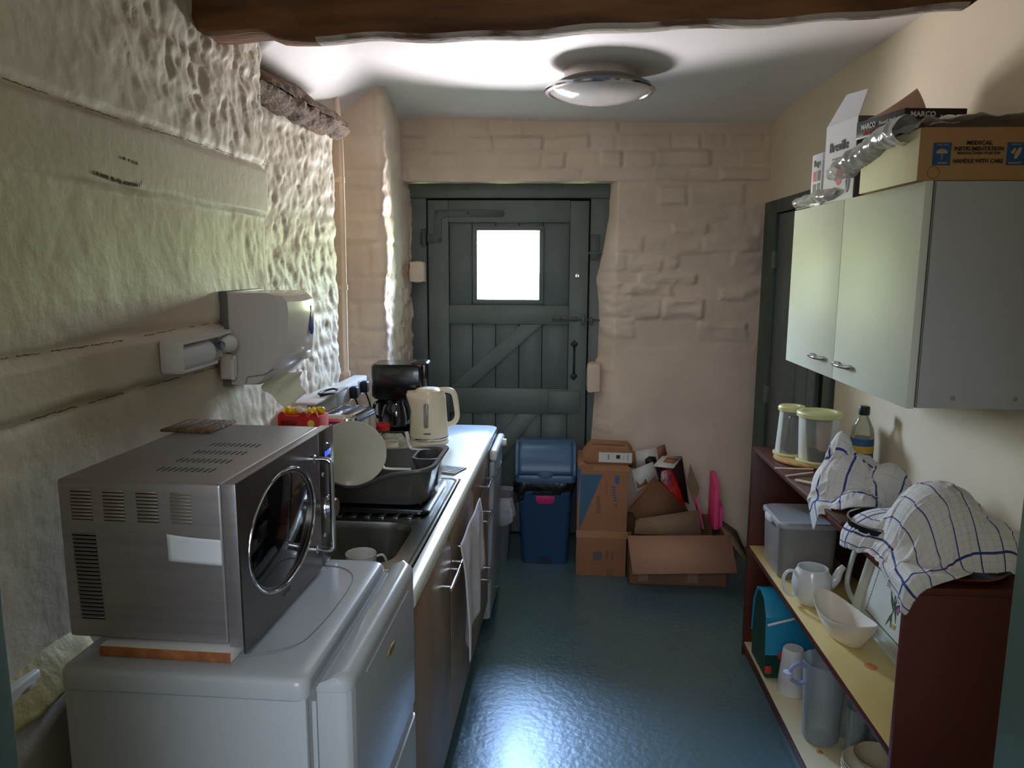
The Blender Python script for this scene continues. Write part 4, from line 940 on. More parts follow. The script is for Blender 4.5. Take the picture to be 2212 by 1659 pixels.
# ================================================================== RIGHT SIDE
# ------------------------------------------------------------------ small cloth solver for the tea towels
def cloth(nu, nv, su, sv, place, colliders, steps=170, iters=14, fric=.75, pins=None, wrinkle=0, seed=1):
    """position based cloth; place(u,v)->xyz start; colliders: list of functions P -> (push vectors)"""
    u = np.linspace(0, 1, nu); v = np.linspace(0, 1, nv); Ug, Vg = np.meshgrid(u, v, indexing='ij')
    P = np.stack(place(Ug, Vg), -1).astype(float); rs = np.random.RandomState(seed); P[..., 2] += rs.rand(nu, nv)*.002
    Q = P.copy(); lu, lv = su/(nu-1), sv/(nv-1); ld = math.hypot(lu, lv)
    def con(a, b, L_, k):
        d = b-a; n = np.linalg.norm(d, axis=-1, keepdims=True)+1e-9; c = d*(.5*k*(1-L_/n)); return c
    for s in range(steps):
        vel = (P-Q)*.96; Q = P.copy(); P = P+vel; P[..., 2] -= 9.8*(1/70)**2
        for it in range(iters):
            for st_ in (0, 1):
                a = P[st_:-1:2]; b = P[st_+1::2]; m = min(len(a), len(b)); c = con(P[st_:st_+2*m:2][:m], P[st_+1:st_+1+2*m:2][:m], lu, 1); P[st_:st_+2*m:2][:m] += c; P[st_+1:st_+1+2*m:2][:m] -= c
                a = P[:, st_:-1:2]; b = P[:, st_+1::2]; m = min(a.shape[1], b.shape[1]); c = con(a[:, :m], b[:, :m], lv, 1); P[:, st_:st_+2*m:2][:, :m] += c; P[:, st_+1:st_+1+2*m:2][:, :m] -= c
            c = con(P[:-1, :-1], P[1:, 1:], ld, .35)*.5; P[:-1, :-1] += c; P[1:, 1:] -= c
            c = con(P[1:, :-1], P[:-1, 1:], ld, .35)*.5; P[1:, :-1] += c; P[:-1, 1:] -= c
            if it % 3 == 2 or it == iters-1:
                for f in colliders:
                    d = f(P); dn = np.linalg.norm(d, axis=-1, keepdims=True); hit = dn > 1e-9
                    P = P+d; n_ = d/(dn+1e-12); mv = P-Q; tg = mv-n_*(mv*n_).sum(-1, keepdims=True)
                    P = np.where(hit, P-fric*tg, P)
                    if it == iters-1: Q = np.where(hit, P, Q)
    return P
def c_box(x0, x1, y0, y1, z0, z1, m=.004):
    lo = np.array([x0-m, y0-m, z0-m]); hi = np.array([x1+m, y1+m, z1+m])
    def f(P):
        ins = np.all((P > lo) & (P < hi), -1, keepdims=True); dl = P-lo; dh = hi-P
        D = np.concatenate([dl, dh], -1); k = np.argmin(D, -1); out = np.zeros_like(P); mn = np.min(D, -1)
        for i in range(3):
            out[..., i] += np.where(k == i, -mn, 0)+np.where(k == i+3, mn, 0)
        return out*ins
    return f
def c_ell(c, r, m=.003):
    c = np.array(c, float); r = np.array(r, float)+m
    def f(P):
        q = (P-c)/r; n = np.linalg.norm(q, axis=-1, keepdims=True); return np.where(n < 1, (q/(n+1e-9)-q)*r, 0)
    return f
def check_mat(name, lines_u, lines_v, base=(214, 211, 204), dark=(48, 62, 120), grid_n=(26, 18), light=(168, 176, 200)):
    m = bpy.data.materials.new(name); m.use_nodes = True; nt = m.node_tree; N = nt.nodes; L = nt.links; b = N['Principled BSDF']
    b.inputs['Roughness'].default_value = .9
    uv = N.new('ShaderNodeUVMap'); uv.uv_map = 'UVMap'; sp = N.new('ShaderNodeSeparateXYZ'); L.new(uv.outputs[0], sp.inputs[0])
    wn = N.new('ShaderNodeTexNoise'); wn.inputs['Scale'].default_value = 5; L.new(uv.outputs[0], wn.inputs['Vector'])
    def near(sock, pos, w_):
        a = N.new('ShaderNodeMath'); a.operation = 'SUBTRACT'; L.new(sock, a.inputs[0]); a.inputs[1].default_value = pos
        b_ = N.new('ShaderNodeMath'); b_.operation = 'ABSOLUTE'; L.new(a.outputs[0], b_.inputs[0])
        c = N.new('ShaderNodeMath'); c.operation = 'LESS_THAN'; L.new(b_.outputs[0], c.inputs[0]); c.inputs[1].default_value = w_; return c.outputs[0]
    def mx(a, b_):
        c = N.new('ShaderNodeMath'); c.operation = 'MAXIMUM'; L.new(a, c.inputs[0]); L.new(b_, c.inputs[1]); return c.outputs[0]
    acc = None
    for s, ls in ((sp.outputs[0], lines_u), (sp.outputs[1], lines_v)):
        for p, w_ in ls:
            o = near(s, p, w_); acc = o if acc is None else mx(acc, o)
    acc2 = None
    for s, n_ in ((sp.outputs[0], grid_n[0]), (sp.outputs[1], grid_n[1])):
        a = N.new('ShaderNodeMath'); a.operation = 'MULTIPLY'; L.new(s, a.inputs[0]); a.inputs[1].default_value = n_
        f_ = N.new('ShaderNodeMath'); f_.operation = 'FRACT'; L.new(a.outputs[0], f_.inputs[0]); o = near(f_.outputs[0], .5, .045); acc2 = o if acc2 is None else mx(acc2, o)
    m1 = N.new('ShaderNodeMix'); m1.data_type = 'RGBA'; m1.inputs['A'].default_value = (*lin(base), 1); m1.inputs['B'].default_value = (*lin(light), 1)
    k_ = N.new('ShaderNodeMath'); k_.operation = 'MULTIPLY'; L.new(acc2, k_.inputs[0]); L.new(wn.outputs['Fac'], k_.inputs[1]); L.new(k_.outputs[0], m1.inputs['Factor'])
    m2 = N.new('ShaderNodeMix'); m2.data_type = 'RGBA'; L.new(m1.outputs['Result'], m2.inputs['A']); m2.inputs['B'].default_value = (*lin(dark), 1); L.new(acc, m2.inputs['Factor'])
    L.new(m2.outputs['Result'], b.inputs['Base Color'])
    wv = N.new('ShaderNodeTexNoise'); wv.inputs['Scale'].default_value = 180; L.new(uv.outputs[0], wv.inputs['Vector']); bp = N.new('ShaderNodeBump'); bp.inputs['Strength'].default_value = .4; bp.inputs['Distance'].default_value = .003
    L.new(wv.outputs['Fac'], bp.inputs['Height']); L.new(bp.outputs[0], b.inputs['Normal']); return m
def cloth_obj(name, P, m, label, cat='tea towel'):
    nu, nv = P.shape[:2]; me = bpy.data.meshes.new(name)
    idx = lambda i, j: i*nv+j
    F = [(idx(i, j), idx(i+1, j), idx(i+1, j+1), idx(i, j+1)) for i in range(nu-1) for j in range(nv-1)]
    me.from_pydata(P.reshape(-1, 3).tolist(), [], F); uv = me.uv_layers.new(name='UVMap')
    for p in me.polygons:
        p.use_smooth = True
        for li in p.loop_indices:
            vi = me.loops[li].vertex_index; uv.data[li].uv = ((vi//nv)/(nu-1), (vi % nv)/(nv-1))
    me.materials.append(m); o = bpy.data.objects.new(name, me); COL.objects.link(o)
    ss = o.modifiers.new('smooth', 'SUBSURF'); ss.levels = 1; ss.render_levels = 1; solidify(o, .0022, 0); tag(o, label, cat); return o

# ------------------------------------------------------------------ mahogany bookcase
MAHOG = mat('mahogany_veneer', (92, 34, 20), .42, var=.14, vscale=3, stretch=(1, 1, .15), col2=(68, 24, 15))
MAHOG_D = mat('dark_hardboard_back', (66, 30, 24), .6, var=.1)
SHELF = mat('yellowed_shelf_laminate', (214, 192, 128), .42, var=.08, vscale=3, col2=(198, 172, 104))
SHELF2 = mat('cream_shelf_laminate', (216, 204, 168), .42, var=.06, vscale=3)
bc = thing('bookcase', 'low mahogany bookcase with yellowed shelves along the right wall', 'bookcase', (.81, 1.68, 0))
bm = BM(); box(bm, (0, 0, .882), (.325, 1.37, .90), .0015); obj('top', bm, MAHOG, bc)
bm = BM(); box(bm, (0, 0, 0), (.325, .018, .882), .001); obj('side_panel', bm, MAHOG, bc)
bm = BM(); box(bm, (0, 1.352, 0), (.325, 1.37, .882), .001); obj('side_panel', bm, MAHOG, bc)
bm = BM(); box(bm, (.312, .018, .02), (.318, 1.352, .882)); obj('back_panel', bm, MAHOG_D, bc)
for z, m_ in ((.467, SHELF), (.042, SHELF2)):
    bm = BM(); box(bm, (.003, .019, z), (.311, 1.351, z+.018), .001); sh = obj('shelf', bm, m_, bc)
    bm = BM(); box(bm, (.0, .019, z-.002), (.0032, 1.351, z+.0165), .0005); obj('edging', bm, MAHOG, sh)
bm = BM(); box(bm, (.012, .019, 0), (.024, 1.351, .042)); obj('plinth', bm, MAHOG, bc)
bm = BM(); lathe(bm, [(0, .0006), (.016, .0005), (.018, 0)], 20, M=TM((.112, .40, .4851)) @ Matrix.Diagonal((1, 1.2, 1, 1))); lab(obj('stain', bm, flat('orange_stain', (206, 130, 70), .5), bc), 'orange round stain on the shelf')
bm = BM(); lathe(bm, [(0, .0006), (.010, .0005), (.011, 0)], 16, M=TM((.07, .62, .0601))); lab(obj('stain', bm, _M['orange_stain'], bc), 'small orange stain')

# ------------------------------------------------------------------ wall cabinet
CABW = mat('cream_cabinet_door', (216, 220, 208), .55, var=.01)
CABS = mat('shaded_melamine_side', (176, 178, 182), .5, var=.01, bump=.05, bscale=200)  # white melamine, greyed to put the shade of this side into its colour
wc = thing('wall_cabinet', 'cream two-door wall cabinet with arched handles hung on the right wall', 'cabinet', (.84, 1.825, 1.29))
bm = BM(); box(bm, (.022, 0, 0), (.305, .96, .527), .001); obj('carcass', bm, CABS, wc)
bm = BM(); box(bm, (.0205, .0, .001), (.024, .018, .526)); obj('edge_strip', bm, mat('pale_edge_strip', (150, 148, 146), .5), wc)
for a, b_, hy in ((.001, .489, .405), (.492, .959, .62)):
    bm = BM(); box(bm, (0, a, -.002), (.018, b_, .528), .001); dd = obj('door', bm, CABW, wc)
    bm = BM(); tube(bm, smooth_pts([(0, hy-.070, .050), (-.012, hy-.055, .050), (-.020, hy-.03, .050), (-.022, hy, .050), (-.020, hy+.03, .050), (-.012, hy+.055, .050), (0, hy+.070, .050)], 5), [.003]*2+[.0055]*27+[.003]*2, 10, flat_=1.0)
    for s in (-1, 1): lathe(bm, [(.007, 0), (.007, .012), (.005, .016)], 12, M=TM((0, hy+s*.045, .050), (0, -PI/2, 0)))
    obj('handle', bm, CHROME, dd)
for y in (.06, .30):
    bm = BM(); lathe(bm, [(0, .002), (.005, .0015), (.006, 0)], 12, M=TM((.07+y*.6, 0, .025), (PI/2, 0, 0))); obj('screw_cap', bm, flat('grey_cap', (140, 142, 146), .5), wc)
bm = BM(); tube(bm, [(.294, -.006, .0), (.297, -.010, .012), (.300, -.010, .03)], .002, 6); obj('hook', bm, BLACKI, wc)

# ------------------------------------------------------------------ things on top of the wall cabinet
CARD = mat('brown_cardboard', (184, 142, 98), .75, var=.06, vscale=3, bump=.1, bscale=60)
CARDP = mat('cream_card', (226, 216, 178), .6, var=.03)
mb = thing('instrument_carton', 'flat tan carton with blue care symbols, on top of the wall cabinet', 'box', (.822, 1.832, 1.8185))
bm = BM(); box(bm, (0, 0, 0), (.325, .335, .118), .002); o = obj('carton', bm, [CARD, CARDP], mb)
for p in o.data.polygons:
    if p.normal.x < -.9: p.material_index = 1
PBLUE = flat('print_blue', (34, 86, 140), .6); PDARK = flat('print_dark', (44, 40, 36), .6); PPALE = flat('print_pale', (190, 160, 116), .6)
for x in (.031, .194):
    bm = BM(); box(bm, (x, -.0006, .034), (x+.040, .0004, .084)); lb = lab(obj('care_symbol', bm, PBLUE, mb), 'blue care symbol square')
    bm = BM(); MF = Matrix(((1, 0, 0, x+.02), (0, 0, -1, -.0006), (0, 1, 0, .060), (0, 0, 0, 1)))
    if x < .1:
        prism(bm, [(.013*math.cos(a), .013*math.sin(a)*.8) for a in [PI*i/10 for i in range(11)]], 0, .0004, 0, MF); prism(bm, [(-.0008, -.014), (.0008, -.014), (.0008, 0), (-.0008, 0)], 0, .0004, 0, MF)
        text('KEEP DRY', .006, PPALE, lb, (x+.02, -.0012, .079), (PI/2, 0, 0)); strokes(lb, PPALE, (x+.02, -.0010, .039), (PI/2, 0, 0), .03, .005, 9, 2)
    else:
        prism(bm, [(-.004, -.012), (.002, -.012), (.010, .002), (.012, .012), (.006, .013), (-.002, .0)], 0, .0004, 0, MF)
        prism(bm, [(-.012, .002), (-.006, -.002), (.0, .008), (-.004, .012)], 0, .0004, 0, MF)
        text('FRAGILE', .006, PPALE, lb, (x+.02, -.0012, .079), (PI/2, 0, 0)); strokes(lb, PPALE, (x+.02, -.0010, .039), (PI/2, 0, 0), .03, .005, 9, 3)
    obj('pictogram', bm, PPALE, lb)
text('MEDICAL', .0125, PDARK, mb, (.132, -.001, .083), (PI/2, 0, 0), bold=.0003, sx=1.1)
text('INSTRUMENTATION', .0125, PDARK, mb, (.132, -.001, .070), (PI/2, 0, 0), bold=.0003, sx=.95)
text('MANUFACTURED TO BS 5750', .0075, PDARK, mb, (.132, -.001, .0605), (PI/2, 0, 0), bold=.0001, sx=.95)
text('HANDLE WITH CARE', .0125, PDARK, mb, (.132, -.001, .043), (PI/2, 0, 0), bold=.0003, sx=.92)
bm = BM(); lathe(bm, [(.0125, 0), (.0135, .0006), (.0145, 0)], 28, M=TM((.036, 0, .018), (PI/2, 0, 0))); lab(obj('punched_hole', bm, mat('card_edge', (150, 108, 66), .8), mb), 'round perforated mark')

FILM = clear('bubble_film', (216, 216, 214), .42, .14, .10)
def sheet(name, fn, nu, nv, m, label, cat, th=.003, parent=None):
    bm = BM(); grid(bm, nu, nv, fn); o = obj(name, bm, m, parent, 60)
    if th: solidify(o, th)
    if label: tag(o, label, cat)
    return o
def bw(u, v):
    x = .800+.33*u; y = 1.835+.40*v
    n_ = float(vnoise(np.array(u*9.+v*3), np.array(v*9.), 41))*.016+float(vnoise(np.array(u*26.), np.array(v*26.), 42))*.006
    z = 1.944+n_+.012*math.sin(PI*u)
    if u < .16: t_ = (.16-u)/.16; x = .8528-.034*t_**.6-.01*n_*50*t_; z -= .035*t_*t_*(.4+.6*v)+.0*t_
    return (x, y, z)
sheet('bubble_wrap', bw, 44, 44, FILM, 'sheet of bubble wrap draped over the tan carton on the cabinet', 'bubble wrap', .002)
def roll(u, v):
    y = 1.88+.44*u; a = 2*PI*v; r = .026+.010*float(vnoise(np.array(u*13.), np.array(v*7.), 44))+.006*float(vnoise(np.array(u*40.), np.array(v*18.), 45)) - .012*float(sstep(.86, 1, u))
    return (.815+.012*math.sin(4*u)+r*math.cos(a)*1.1, y, 1.942-.075*max(0, u-.28)**1.1+r*math.sin(a)*.9)
sheet('bubble_wrap', roll, 60, 22, FILM, 'rolled bubble wrap edge hanging over the cream side of the carton', 'bubble wrap', 0)

BREV = mat('pale_grey_print_card', (206, 206, 214), .45, var=.02); BREVD = mat('dark_grey_print_card', (92, 90, 98), .45, var=.04)
bv = thing('appliance_box', 'tall open grey and white appliance box standing on the cabinet', 'box', (.862, 2.315, 1.8185), R(6))
bm = BM()
for a, b_, mi in (((0, 0, 0), (.003, .20, .235), 0), ((0, 0, 0), (.13, .003, .235), 1), ((.127, 0, 0), (.13, .20, .235), 0), ((0, .197, 0), (.13, .20, .235), 0), ((0, 0, 0), (.13, .20, .003), 0)): box(bm, a, b_, 0, mi=mi)
obj('carton', bm, [BREV, BREVD], bv)
bm = BM(); prism(bm, [(0, 0), (.20, 0), (.16, .10), (.02, .085)], 0, .002, 0, Matrix(((0, 0, 1, 0), (1, 0, 0, 0), (0, 1, 0, .234), (0, 0, 0, 1))) @ Matrix.Rotation(R(22), 4, 'X')); obj('flap', bm, BREV, bv)
text('Breville', .040, PDARK, bv, (-.0015, .108, .165), (PI/2, 0, -PI/2), bold=.0006)
text('Breville', .040, PDARK, bv, (.062, -.0015, .190), (PI/2, 0, 0), bold=.001)
strokes(bv, BREVD, (-.0008, .10, .130), (PI/2, 0, -PI/2), .09, .006, 16, 4)
bm = BM(); lathe(bm, [(0, .001), (.026, .001), (.026, 0)], 28, M=TM((0, .095, .075), (0, -PI/2, 0)) @ Matrix.Diagonal((1, .8, 1, 1))); rd = lab(obj('round_mark', bm, flat('print_pinkred', (200, 50, 80), .5), bv), 'round red mark')
strokes(rd, BREV, (-.0012, .095, .075), (PI/2, 0, -PI/2), .024, .010, 5, 5)
bm = BM(); tube(bm, smooth_pts([(-.001, .050, .10), (-.001, .046, .05), (-.001, .040, .025), (-.001, .030, .05), (-.001, .034, .10), (-.001, .042, .115)], 6), .0025, 6); lab(obj('cable_picture', bm, BREV, bv), 'printed picture of a white appliance')
b2 = thing('small_carton', 'narrow white carton with red and black pictures behind the grey appliance box', 'box', (.842, 2.535, 1.8185), R(3))
bm = BM(); box(bm, (0, 0, 0), (.10, .085, .165), .001); obj('carton', bm, BREV, b2)
text('Bags', .030, PDARK, b2, (-.001, .040, .135), (PI/2, 0, -PI/2))
for (y, z, c_) in ((.055, .095, (190, 40, 50)), (.022, .095, (40, 36, 40)), (.055, .055, (40, 60, 60)), (.022, .055, (60, 50, 60))):
    bm = BM(); box(bm, (-.0008, y-.012, z-.016), (.0002, y+.012, z+.016)); obj('printed_picture', bm, flat('pic_%d_%d' % (c_[0], c_[2]), c_, .5), b2)
bm = BM(); lathe(bm, [(0, .001), (.009, .001), (.009, 0)], 16, M=TM((0, .045, .018), (0, -PI/2, 0))); obj('printed_picture', bm, PDARK, b2)
NAVY = mat('black_print_card', (26, 24, 30), .35, var=.1)
mp = thing('black_carton', 'flat black carton with white and red lettering lying on the bubble wrap', 'box', (.868, 2.03, 1.9715), R(4))
bm = BM(); prism(bm, [(0, 0), (.158, 0), (.158, .19), (-.028, .20)], 0, .046, .001); obj('carton', bm, NAVY, mp)
PWH = flat('print_white', (220, 220, 220), .5); PRED = flat('print_crimson', (170, 30, 60), .5)
text('MARCO', .018, PWH, mp, (.047, -.001, .031), (PI/2, 0, 0), bold=.0005, sx=1.0)
text('PIERRE', .012, PRED, mp, (.047, -.001, .014), (PI/2, 0, 0), bold=.0003, sx=1.3)
text('Russell Hobbs', .011, PWH, mp, (.122, -.001, .026), (PI/2, 0, 0), bold=.0001)
sr = lambda d_: (PI/2, 0, -PI/2-R(-8))
text('MARCO', .020, PWH, mp, (-.0215, .145, .027), (PI/2, 0, R(-82)), bold=.0005, sx=.9)
text('PIERRE', .014, PRED, mp, (-.0215, .145, .010), (PI/2, 0, R(-82)), bold=.0003, sx=1.1)
text('Russell Hobbs', .013, PWH, mp, (-.0105, .060, .026), (PI/2, 0, R(-82)), bold=.0001)
bm = BM(); grid(bm, 10, 8, lambda u, v: (.00+.115*u-.02*v, .12+.03*v-.02*u, .046+(.075*u**1.2)*v+.006*math.sin(3*v)*u)); fl = obj('torn_flap', bm, mat('buff_card', (190, 160, 140), .7), mp); solidify(fl, .0015)
def bag(u, v):
    y = 2.40+.385*u; a = 2*PI*v
    r = .028+.016*float(vnoise(np.array(u*7.), np.array(v*5.), 51))-.014*float(1-sstep(0, .15, u))-.006*float(sstep(.7, 1, u))
    return (.862+r*1.1*math.cos(a), y, 1.842+r*.62*math.sin(a)+.006*float(vnoise(np.array(u*22.), np.array(v*12.), 52)))
sheet('plastic_bag', bag, 44, 18, FILM, 'folded clear plastic bag on top of the far end of the wall cabinet', 'bag', 0)
sheet('white_card', lambda u, v: (.835+.06*v, 2.58+.18*u, 1.822+.014*v), 4, 3, BREV, 'white card sheet inside the clear bag on the cabinet', 'card', .002)

# ------------------------------------------------------------------ on the bookcase
TZ = .901
bm = BM(); lathe(bm, [(0, 0), (.125, 0), (.130, .004), (.130, .009), (.124, .012), (0, .010)], 48)
wt_ = obj('serving_board', bm, mat('pale_round_wood', (206, 172, 110), .4, var=.15, vscale=8, col2=(176, 130, 76), stretch=(5, 1, 1))); wt_.location = (.965, 2.83, TZ); tag(wt_, 'round pale wooden board carrying two clear lidded tubs', 'board')
TUB = clear('clear_plastic_tub', (226, 230, 220), .17, .12, .04); LIDY = mat('pale_yellow_green_lid', (222, 222, 160), .35, var=.03, sub=.1)
def tub(name, label, loc, r0, r1, h_):
    t = thing(name, label, 'food tub', loc)
    bm = BM(); lathe(bm, [(0, .002), (r0-.003, .002), (r0, .006), (r1, h_), (r1+.002, h_+.002)], 40); obj('tub', bm, TUB, t)
    bm = BM(); lathe(bm, [(r1+.002, h_-.012), (r1+.007, h_-.010), (r1+.008, h_+.002), (r1+.004, h_+.008), (r1-.012, h_+.009), (r1-.016, h_+.004), (0, h_+.004)], 40); obj('lid', bm, LIDY, t)
    bm = BM(); lathe(bm, [(r0+.004, .0), (r0+.008, .001), (r0+.008, .007), (r0+.002, .009)], 40); obj('foot_ring', bm, LIDY, t); return t
DARKC = mat('dark_foil_pack', (44, 40, 46), .3, var=.3, vscale=14)
t1 = tub('lidded_tub', 'clear tub of a dark packet with yellow lid, farther on the round board', (.905, 2.885, TZ+.012), .053, .042, .180)
bm = BM(); box(bm, (-.022, -.016, .004), (.030, .020, .150), .012, 3, TM((0, 0, 0), (0, R(5), 0))); obj('packet', bm, DARKC, t1)
t2 = tub('lidded_tub', 'wider clear tub with a pink packet, nearer on the round board', (.975, 2.785, TZ+.012), .066, .072, .178)
bm = BM(); box(bm, (.000, -.03, .010), (.052, .02, .155), .010, 3, TM((0, 0, 0), (0, R(-3), 0))); lab(obj('packet', bm, mat('pinkish_paper_pack', (204, 176, 158), .6, var=.04), t2), 'pinkish paper packet')
bm = BM(); lathe(bm, [(0, .004), (.058, .004), (.062, .02), (.052, .040), (.02, .044), (0, .046)], 30); obj('contents', bm, DARKC, t2)
bt = thing('sauce_bottle', 'clear bottle with a black cap and blue label by the wall', 'bottle', (1.075, 2.64, TZ))
bm = BM(); lathe(bm, [(0, .002), (.034, .002), (.038, .008), (.038, .145), (.034, .170), (.020, .200), (.015, .212), (.015, .225)], 36); obj('glass', bm, clear('bottle_clear', (214, 214, 190), .22, .06, .03), bt)
bm = BM(); lathe(bm, [(0, .004), (.035, .006), (.036, .09), (.0, .091)], 30); lab(obj('contents', bm, mat('pale_vinegar', (196, 190, 160), .3), bt), 'pale liquid')
bm = BM(); lathe(bm, [(.0388, .020), (.0388, .135)], 36); lb = obj('label', bm, mat('bottle_label_blue', (58, 104, 150), .5, var=.1, vscale=10), bt)
bm = BM(); lathe(bm, [(.0392, .085), (.0392, .110)], 36); lab(obj('label_band', bm, flat('label_yellow', (214, 170, 60), .5), lb), 'yellow label band')
bm = BM(); lathe(bm, [(.0392, .026), (.0392, .070)], 36); obj('label_print', bm, mat('label_grey', (150, 150, 150), .5, var=.5, vscale=60), lb)
bm = BM(); lathe(bm, [(.0175, .216), (.0185, .22), (.0185, .242), (.016, .246), (0, .246)], 28); obj('cap', bm, mat('black_green_cap', (18, 40, 30), .4), bt)
# brown baking board and three wooden sticks beneath the first towel
bb_ = thing('chopping_board', 'thin dark brown board under the nearer of the crumpled towels', 'board', (.905, 2.33, TZ), R(2))
bm = BM(); box(bm, (-.10, -.23, 0), (.10, .23, .010), .002); obj('panel', bm, mat('dark_brown_board', (96, 68, 52), .5, var=.15, vscale=8), bb_)
STK = mat('pale_bare_stick', (222, 202, 168), .6, var=.05)
for i, (a, b_, lb) in enumerate((((.786, 2.655, .916), (.915, 2.64, .918), 'longest pale wooden stick poking from under the towel, farthest'), ((.795, 2.553, .916), (.90, 2.60, .917), 'pale wooden stick slanting from under the towel, middle one'), ((.812, 2.500, .917), (.87, 2.43, .922), 'short thick pale stick at the towel edge, nearest'))):
    bm = BM(); tube(bm, [a, b_], .0045 if i < 2 else .007, 8, flat_=.6); s_ = obj('wooden_stick', bm, STK); tag(s_, lb, 'stick', 'sticks under the crumpled towel')
# hidden things that hold the towels up
hb = thing('mixing_bowl', 'upturned bowl under the crumpled blue-striped towel', 'bowl', (.925, 2.33, TZ+.012))
bm = BM(); lathe(bm, [(.112, 0), (.110, .02), (.09, .085), (.05, .125), (.0, .13)], 32); obj('bowl', bm, MUGW, hb)
ck = thing('cake_tin', 'round dark metal tin with a bright rim under the large towel', 'tin', (.935, 1.915, TZ+.004))
bm = BM(); lathe(bm, [(0, .003), (.098, .003), (.104, .05), (.107, .052), (.108, .048), (.103, 0), (0, 0)], 48); obj('tin', bm, mat('dark_tin', (70, 70, 72), .3, .9, var=.1), ck)
bm = BM(); tube(bm, [(.1065*math.cos(2*PI*i/48), .1065*math.sin(2*PI*i/48), .051) for i in range(48)], .003, 8, closed=True); lab(obj('rim', bm, CHROME, ck), 'bright rolled rim')
bt2 = thing('round_tray', 'dark red-brown round tray under the large checked towel', 'tray', (.965, 1.820, TZ))
bm = BM(); lathe(bm, [(0, 0), (.10, 0), (.125, .006), (.135, .016), (.133, .018), (.12, .010), (0, .003)], 48); obj('tray', bm, mat('red_brown_lacquer', (92, 40, 28), .25, coat=.3), bt2)
ck.location = (.905, 1.995, TZ+.001)
hb2 = thing('teapot_stand', 'stack of crockery hidden under the large checked towel', 'crockery', (.965, 1.87, TZ+.018))
bm = BM(); lathe(bm, [(0, 0), (.07, 0), (.085, .04), (.08, .08), (.05, .112), (0, .12)], 32); obj('bowl', bm, MUGW, hb2)

shelf_c = [c_box(.81, 1.135, 1.68, 3.05, .5, .901, .003)]
wallc = lambda P: np.stack([np.where(P[..., 0] > 1.14, 1.14-P[..., 0], 0), P[..., 1]*0, P[..., 2]*0], -1)
# towel 2: large checked towel over tin and crockery
def pl2(U, V):
    a = R(4); x = (U-.5)*.37; y = (V-.5)*.38
    return (.958+x*math.cos(a)-y*math.sin(a)*.6, 1.855+x*math.sin(a)*.6+y*math.cos(a)*.92, 1.10+.03*np.sin(13*U+4*V)+.018*np.sin(17*V-3*U))
tinc = c_ell((.905, 1.995, .89), (.118, .118, .085))
P2 = cloth(66, 74, .48, .50, pl2, shelf_c+[wallc, c_box(.83, 1.10, 1.685, 1.95, .90, .922, .005), tinc, c_ell((.965, 1.87, .93), (.115, .14, .158)), c_ell((1.0, 1.98, .92), (.10, .10, .12)), c_ell((1.03, 1.80, .93), (.09, .09, .10))], steps=140, iters=14, fric=.8)
M2 = check_mat('checked_towel_cloth', [(.03, .003), (.10, .006)]+[(.22+.115*k, .0032) for k in range(7)]+[(.97, .003)], [(.09, .006), (.90, .006), (.945, .003)], grid_n=(26, 30))
cloth_obj('tea_towel', P2, M2, 'large white tea towel with fine blue check heaped over crockery, nearest')
def pl1(U, V):
    a = R(-38); x = (U-.5)*.27; y = (V-.5)*.30
    return (.935+x*math.cos(a)-y*math.sin(a)*.8, 2.29+x*math.sin(a)+y*math.cos(a), 1.10+.055*np.sin(9*U+2*V)+.04*np.sin(13*V+2*U))
P1 = cloth(58, 62, .44, .50, pl1, shelf_c+[wallc, c_box(.80, 1.01, 2.1, 2.56, .90, .914, .005), c_ell((.925, 2.33, .91), (.115, .115, .140)), c_ell((.90, 2.36, .99), (.035, .04, .125)), c_ell((.99, 2.22, .95), (.06, .06, .10)), c_ell((.90, 2.20, .91), (.06, .09, .06))], steps=120, iters=12, fric=.85)
M1 = check_mat('striped_towel_cloth', [(.12, .008), (.42, .008), (.72, .008), (.93, .007)], [(.12, .008), (.5, .008), (.85, .008)], grid_n=(10, 10), light=(190, 194, 206), dark=(52, 66, 132))
cloth_obj('tea_towel', P1, M1, 'crumpled white tea towel with bold blue stripes, beside the clear tubs')

# ------------------------------------------------------------------ middle shelf
SZ = .4855
ct = thing('storage_box', 'cloudy plastic box with a white lid at the far end of the middle shelf', 'storage box', (.935, 2.80, SZ))
bm = BM(); loft(bm, [[(x, y, z) for x, y in rrect(w_, d_, .03, 6)] for w_, d_, z in ((.195, .22, .0), (.20, .225, .005), (.212, .24, .20), (.216, .244, .205))], True, False); obj('body', bm, clear('cloudy_plastic', (190, 184, 180), .38, .3, .04), ct)
bm = BM(); loft(bm, [[(x, y, z) for x, y in rrect(w_, d_, .035, 6)] for w_, d_, z in ((.222, .25, .196), (.226, .254, .20), (.226, .254, .212), (.21, .238, .217), (.19, .218, .213))]); obj('lid', bm, clear('cloudy_lid', (200, 200, 198), .6, .25, .04), ct)
bm = BM(); box(bm, (-.125, -.03, .190), (-.108, .03, .215), .005); obj('clip', bm, WHITE2, ct)
tp = thing('teapot', 'white china teapot without lid on the middle shelf', 'teapot', (.888, 2.50, SZ), R(0))
bm = BM(); lathe(bm, [(0, .002), (.040, 0), (.045, .004), (.060, .03), (.066, .065), (.062, .10), (.052, .118), (.050, .126), (.046, .126), (.047, .116), (.056, .10), (.060, .065), (.054, .03), (.04, .010), (0, .008)], 44); obj('pot', bm, MUGW, tp)
bm = BM(); tube(bm, smooth_pts([(.055, 0, .06), (.078, 0, .085), (.090, 0, .115), (.104, 0, .132)], 6), [.020-.0006*i for i in range(19)], 14, cap=False); obj('spout', bm, MUGW, tp)
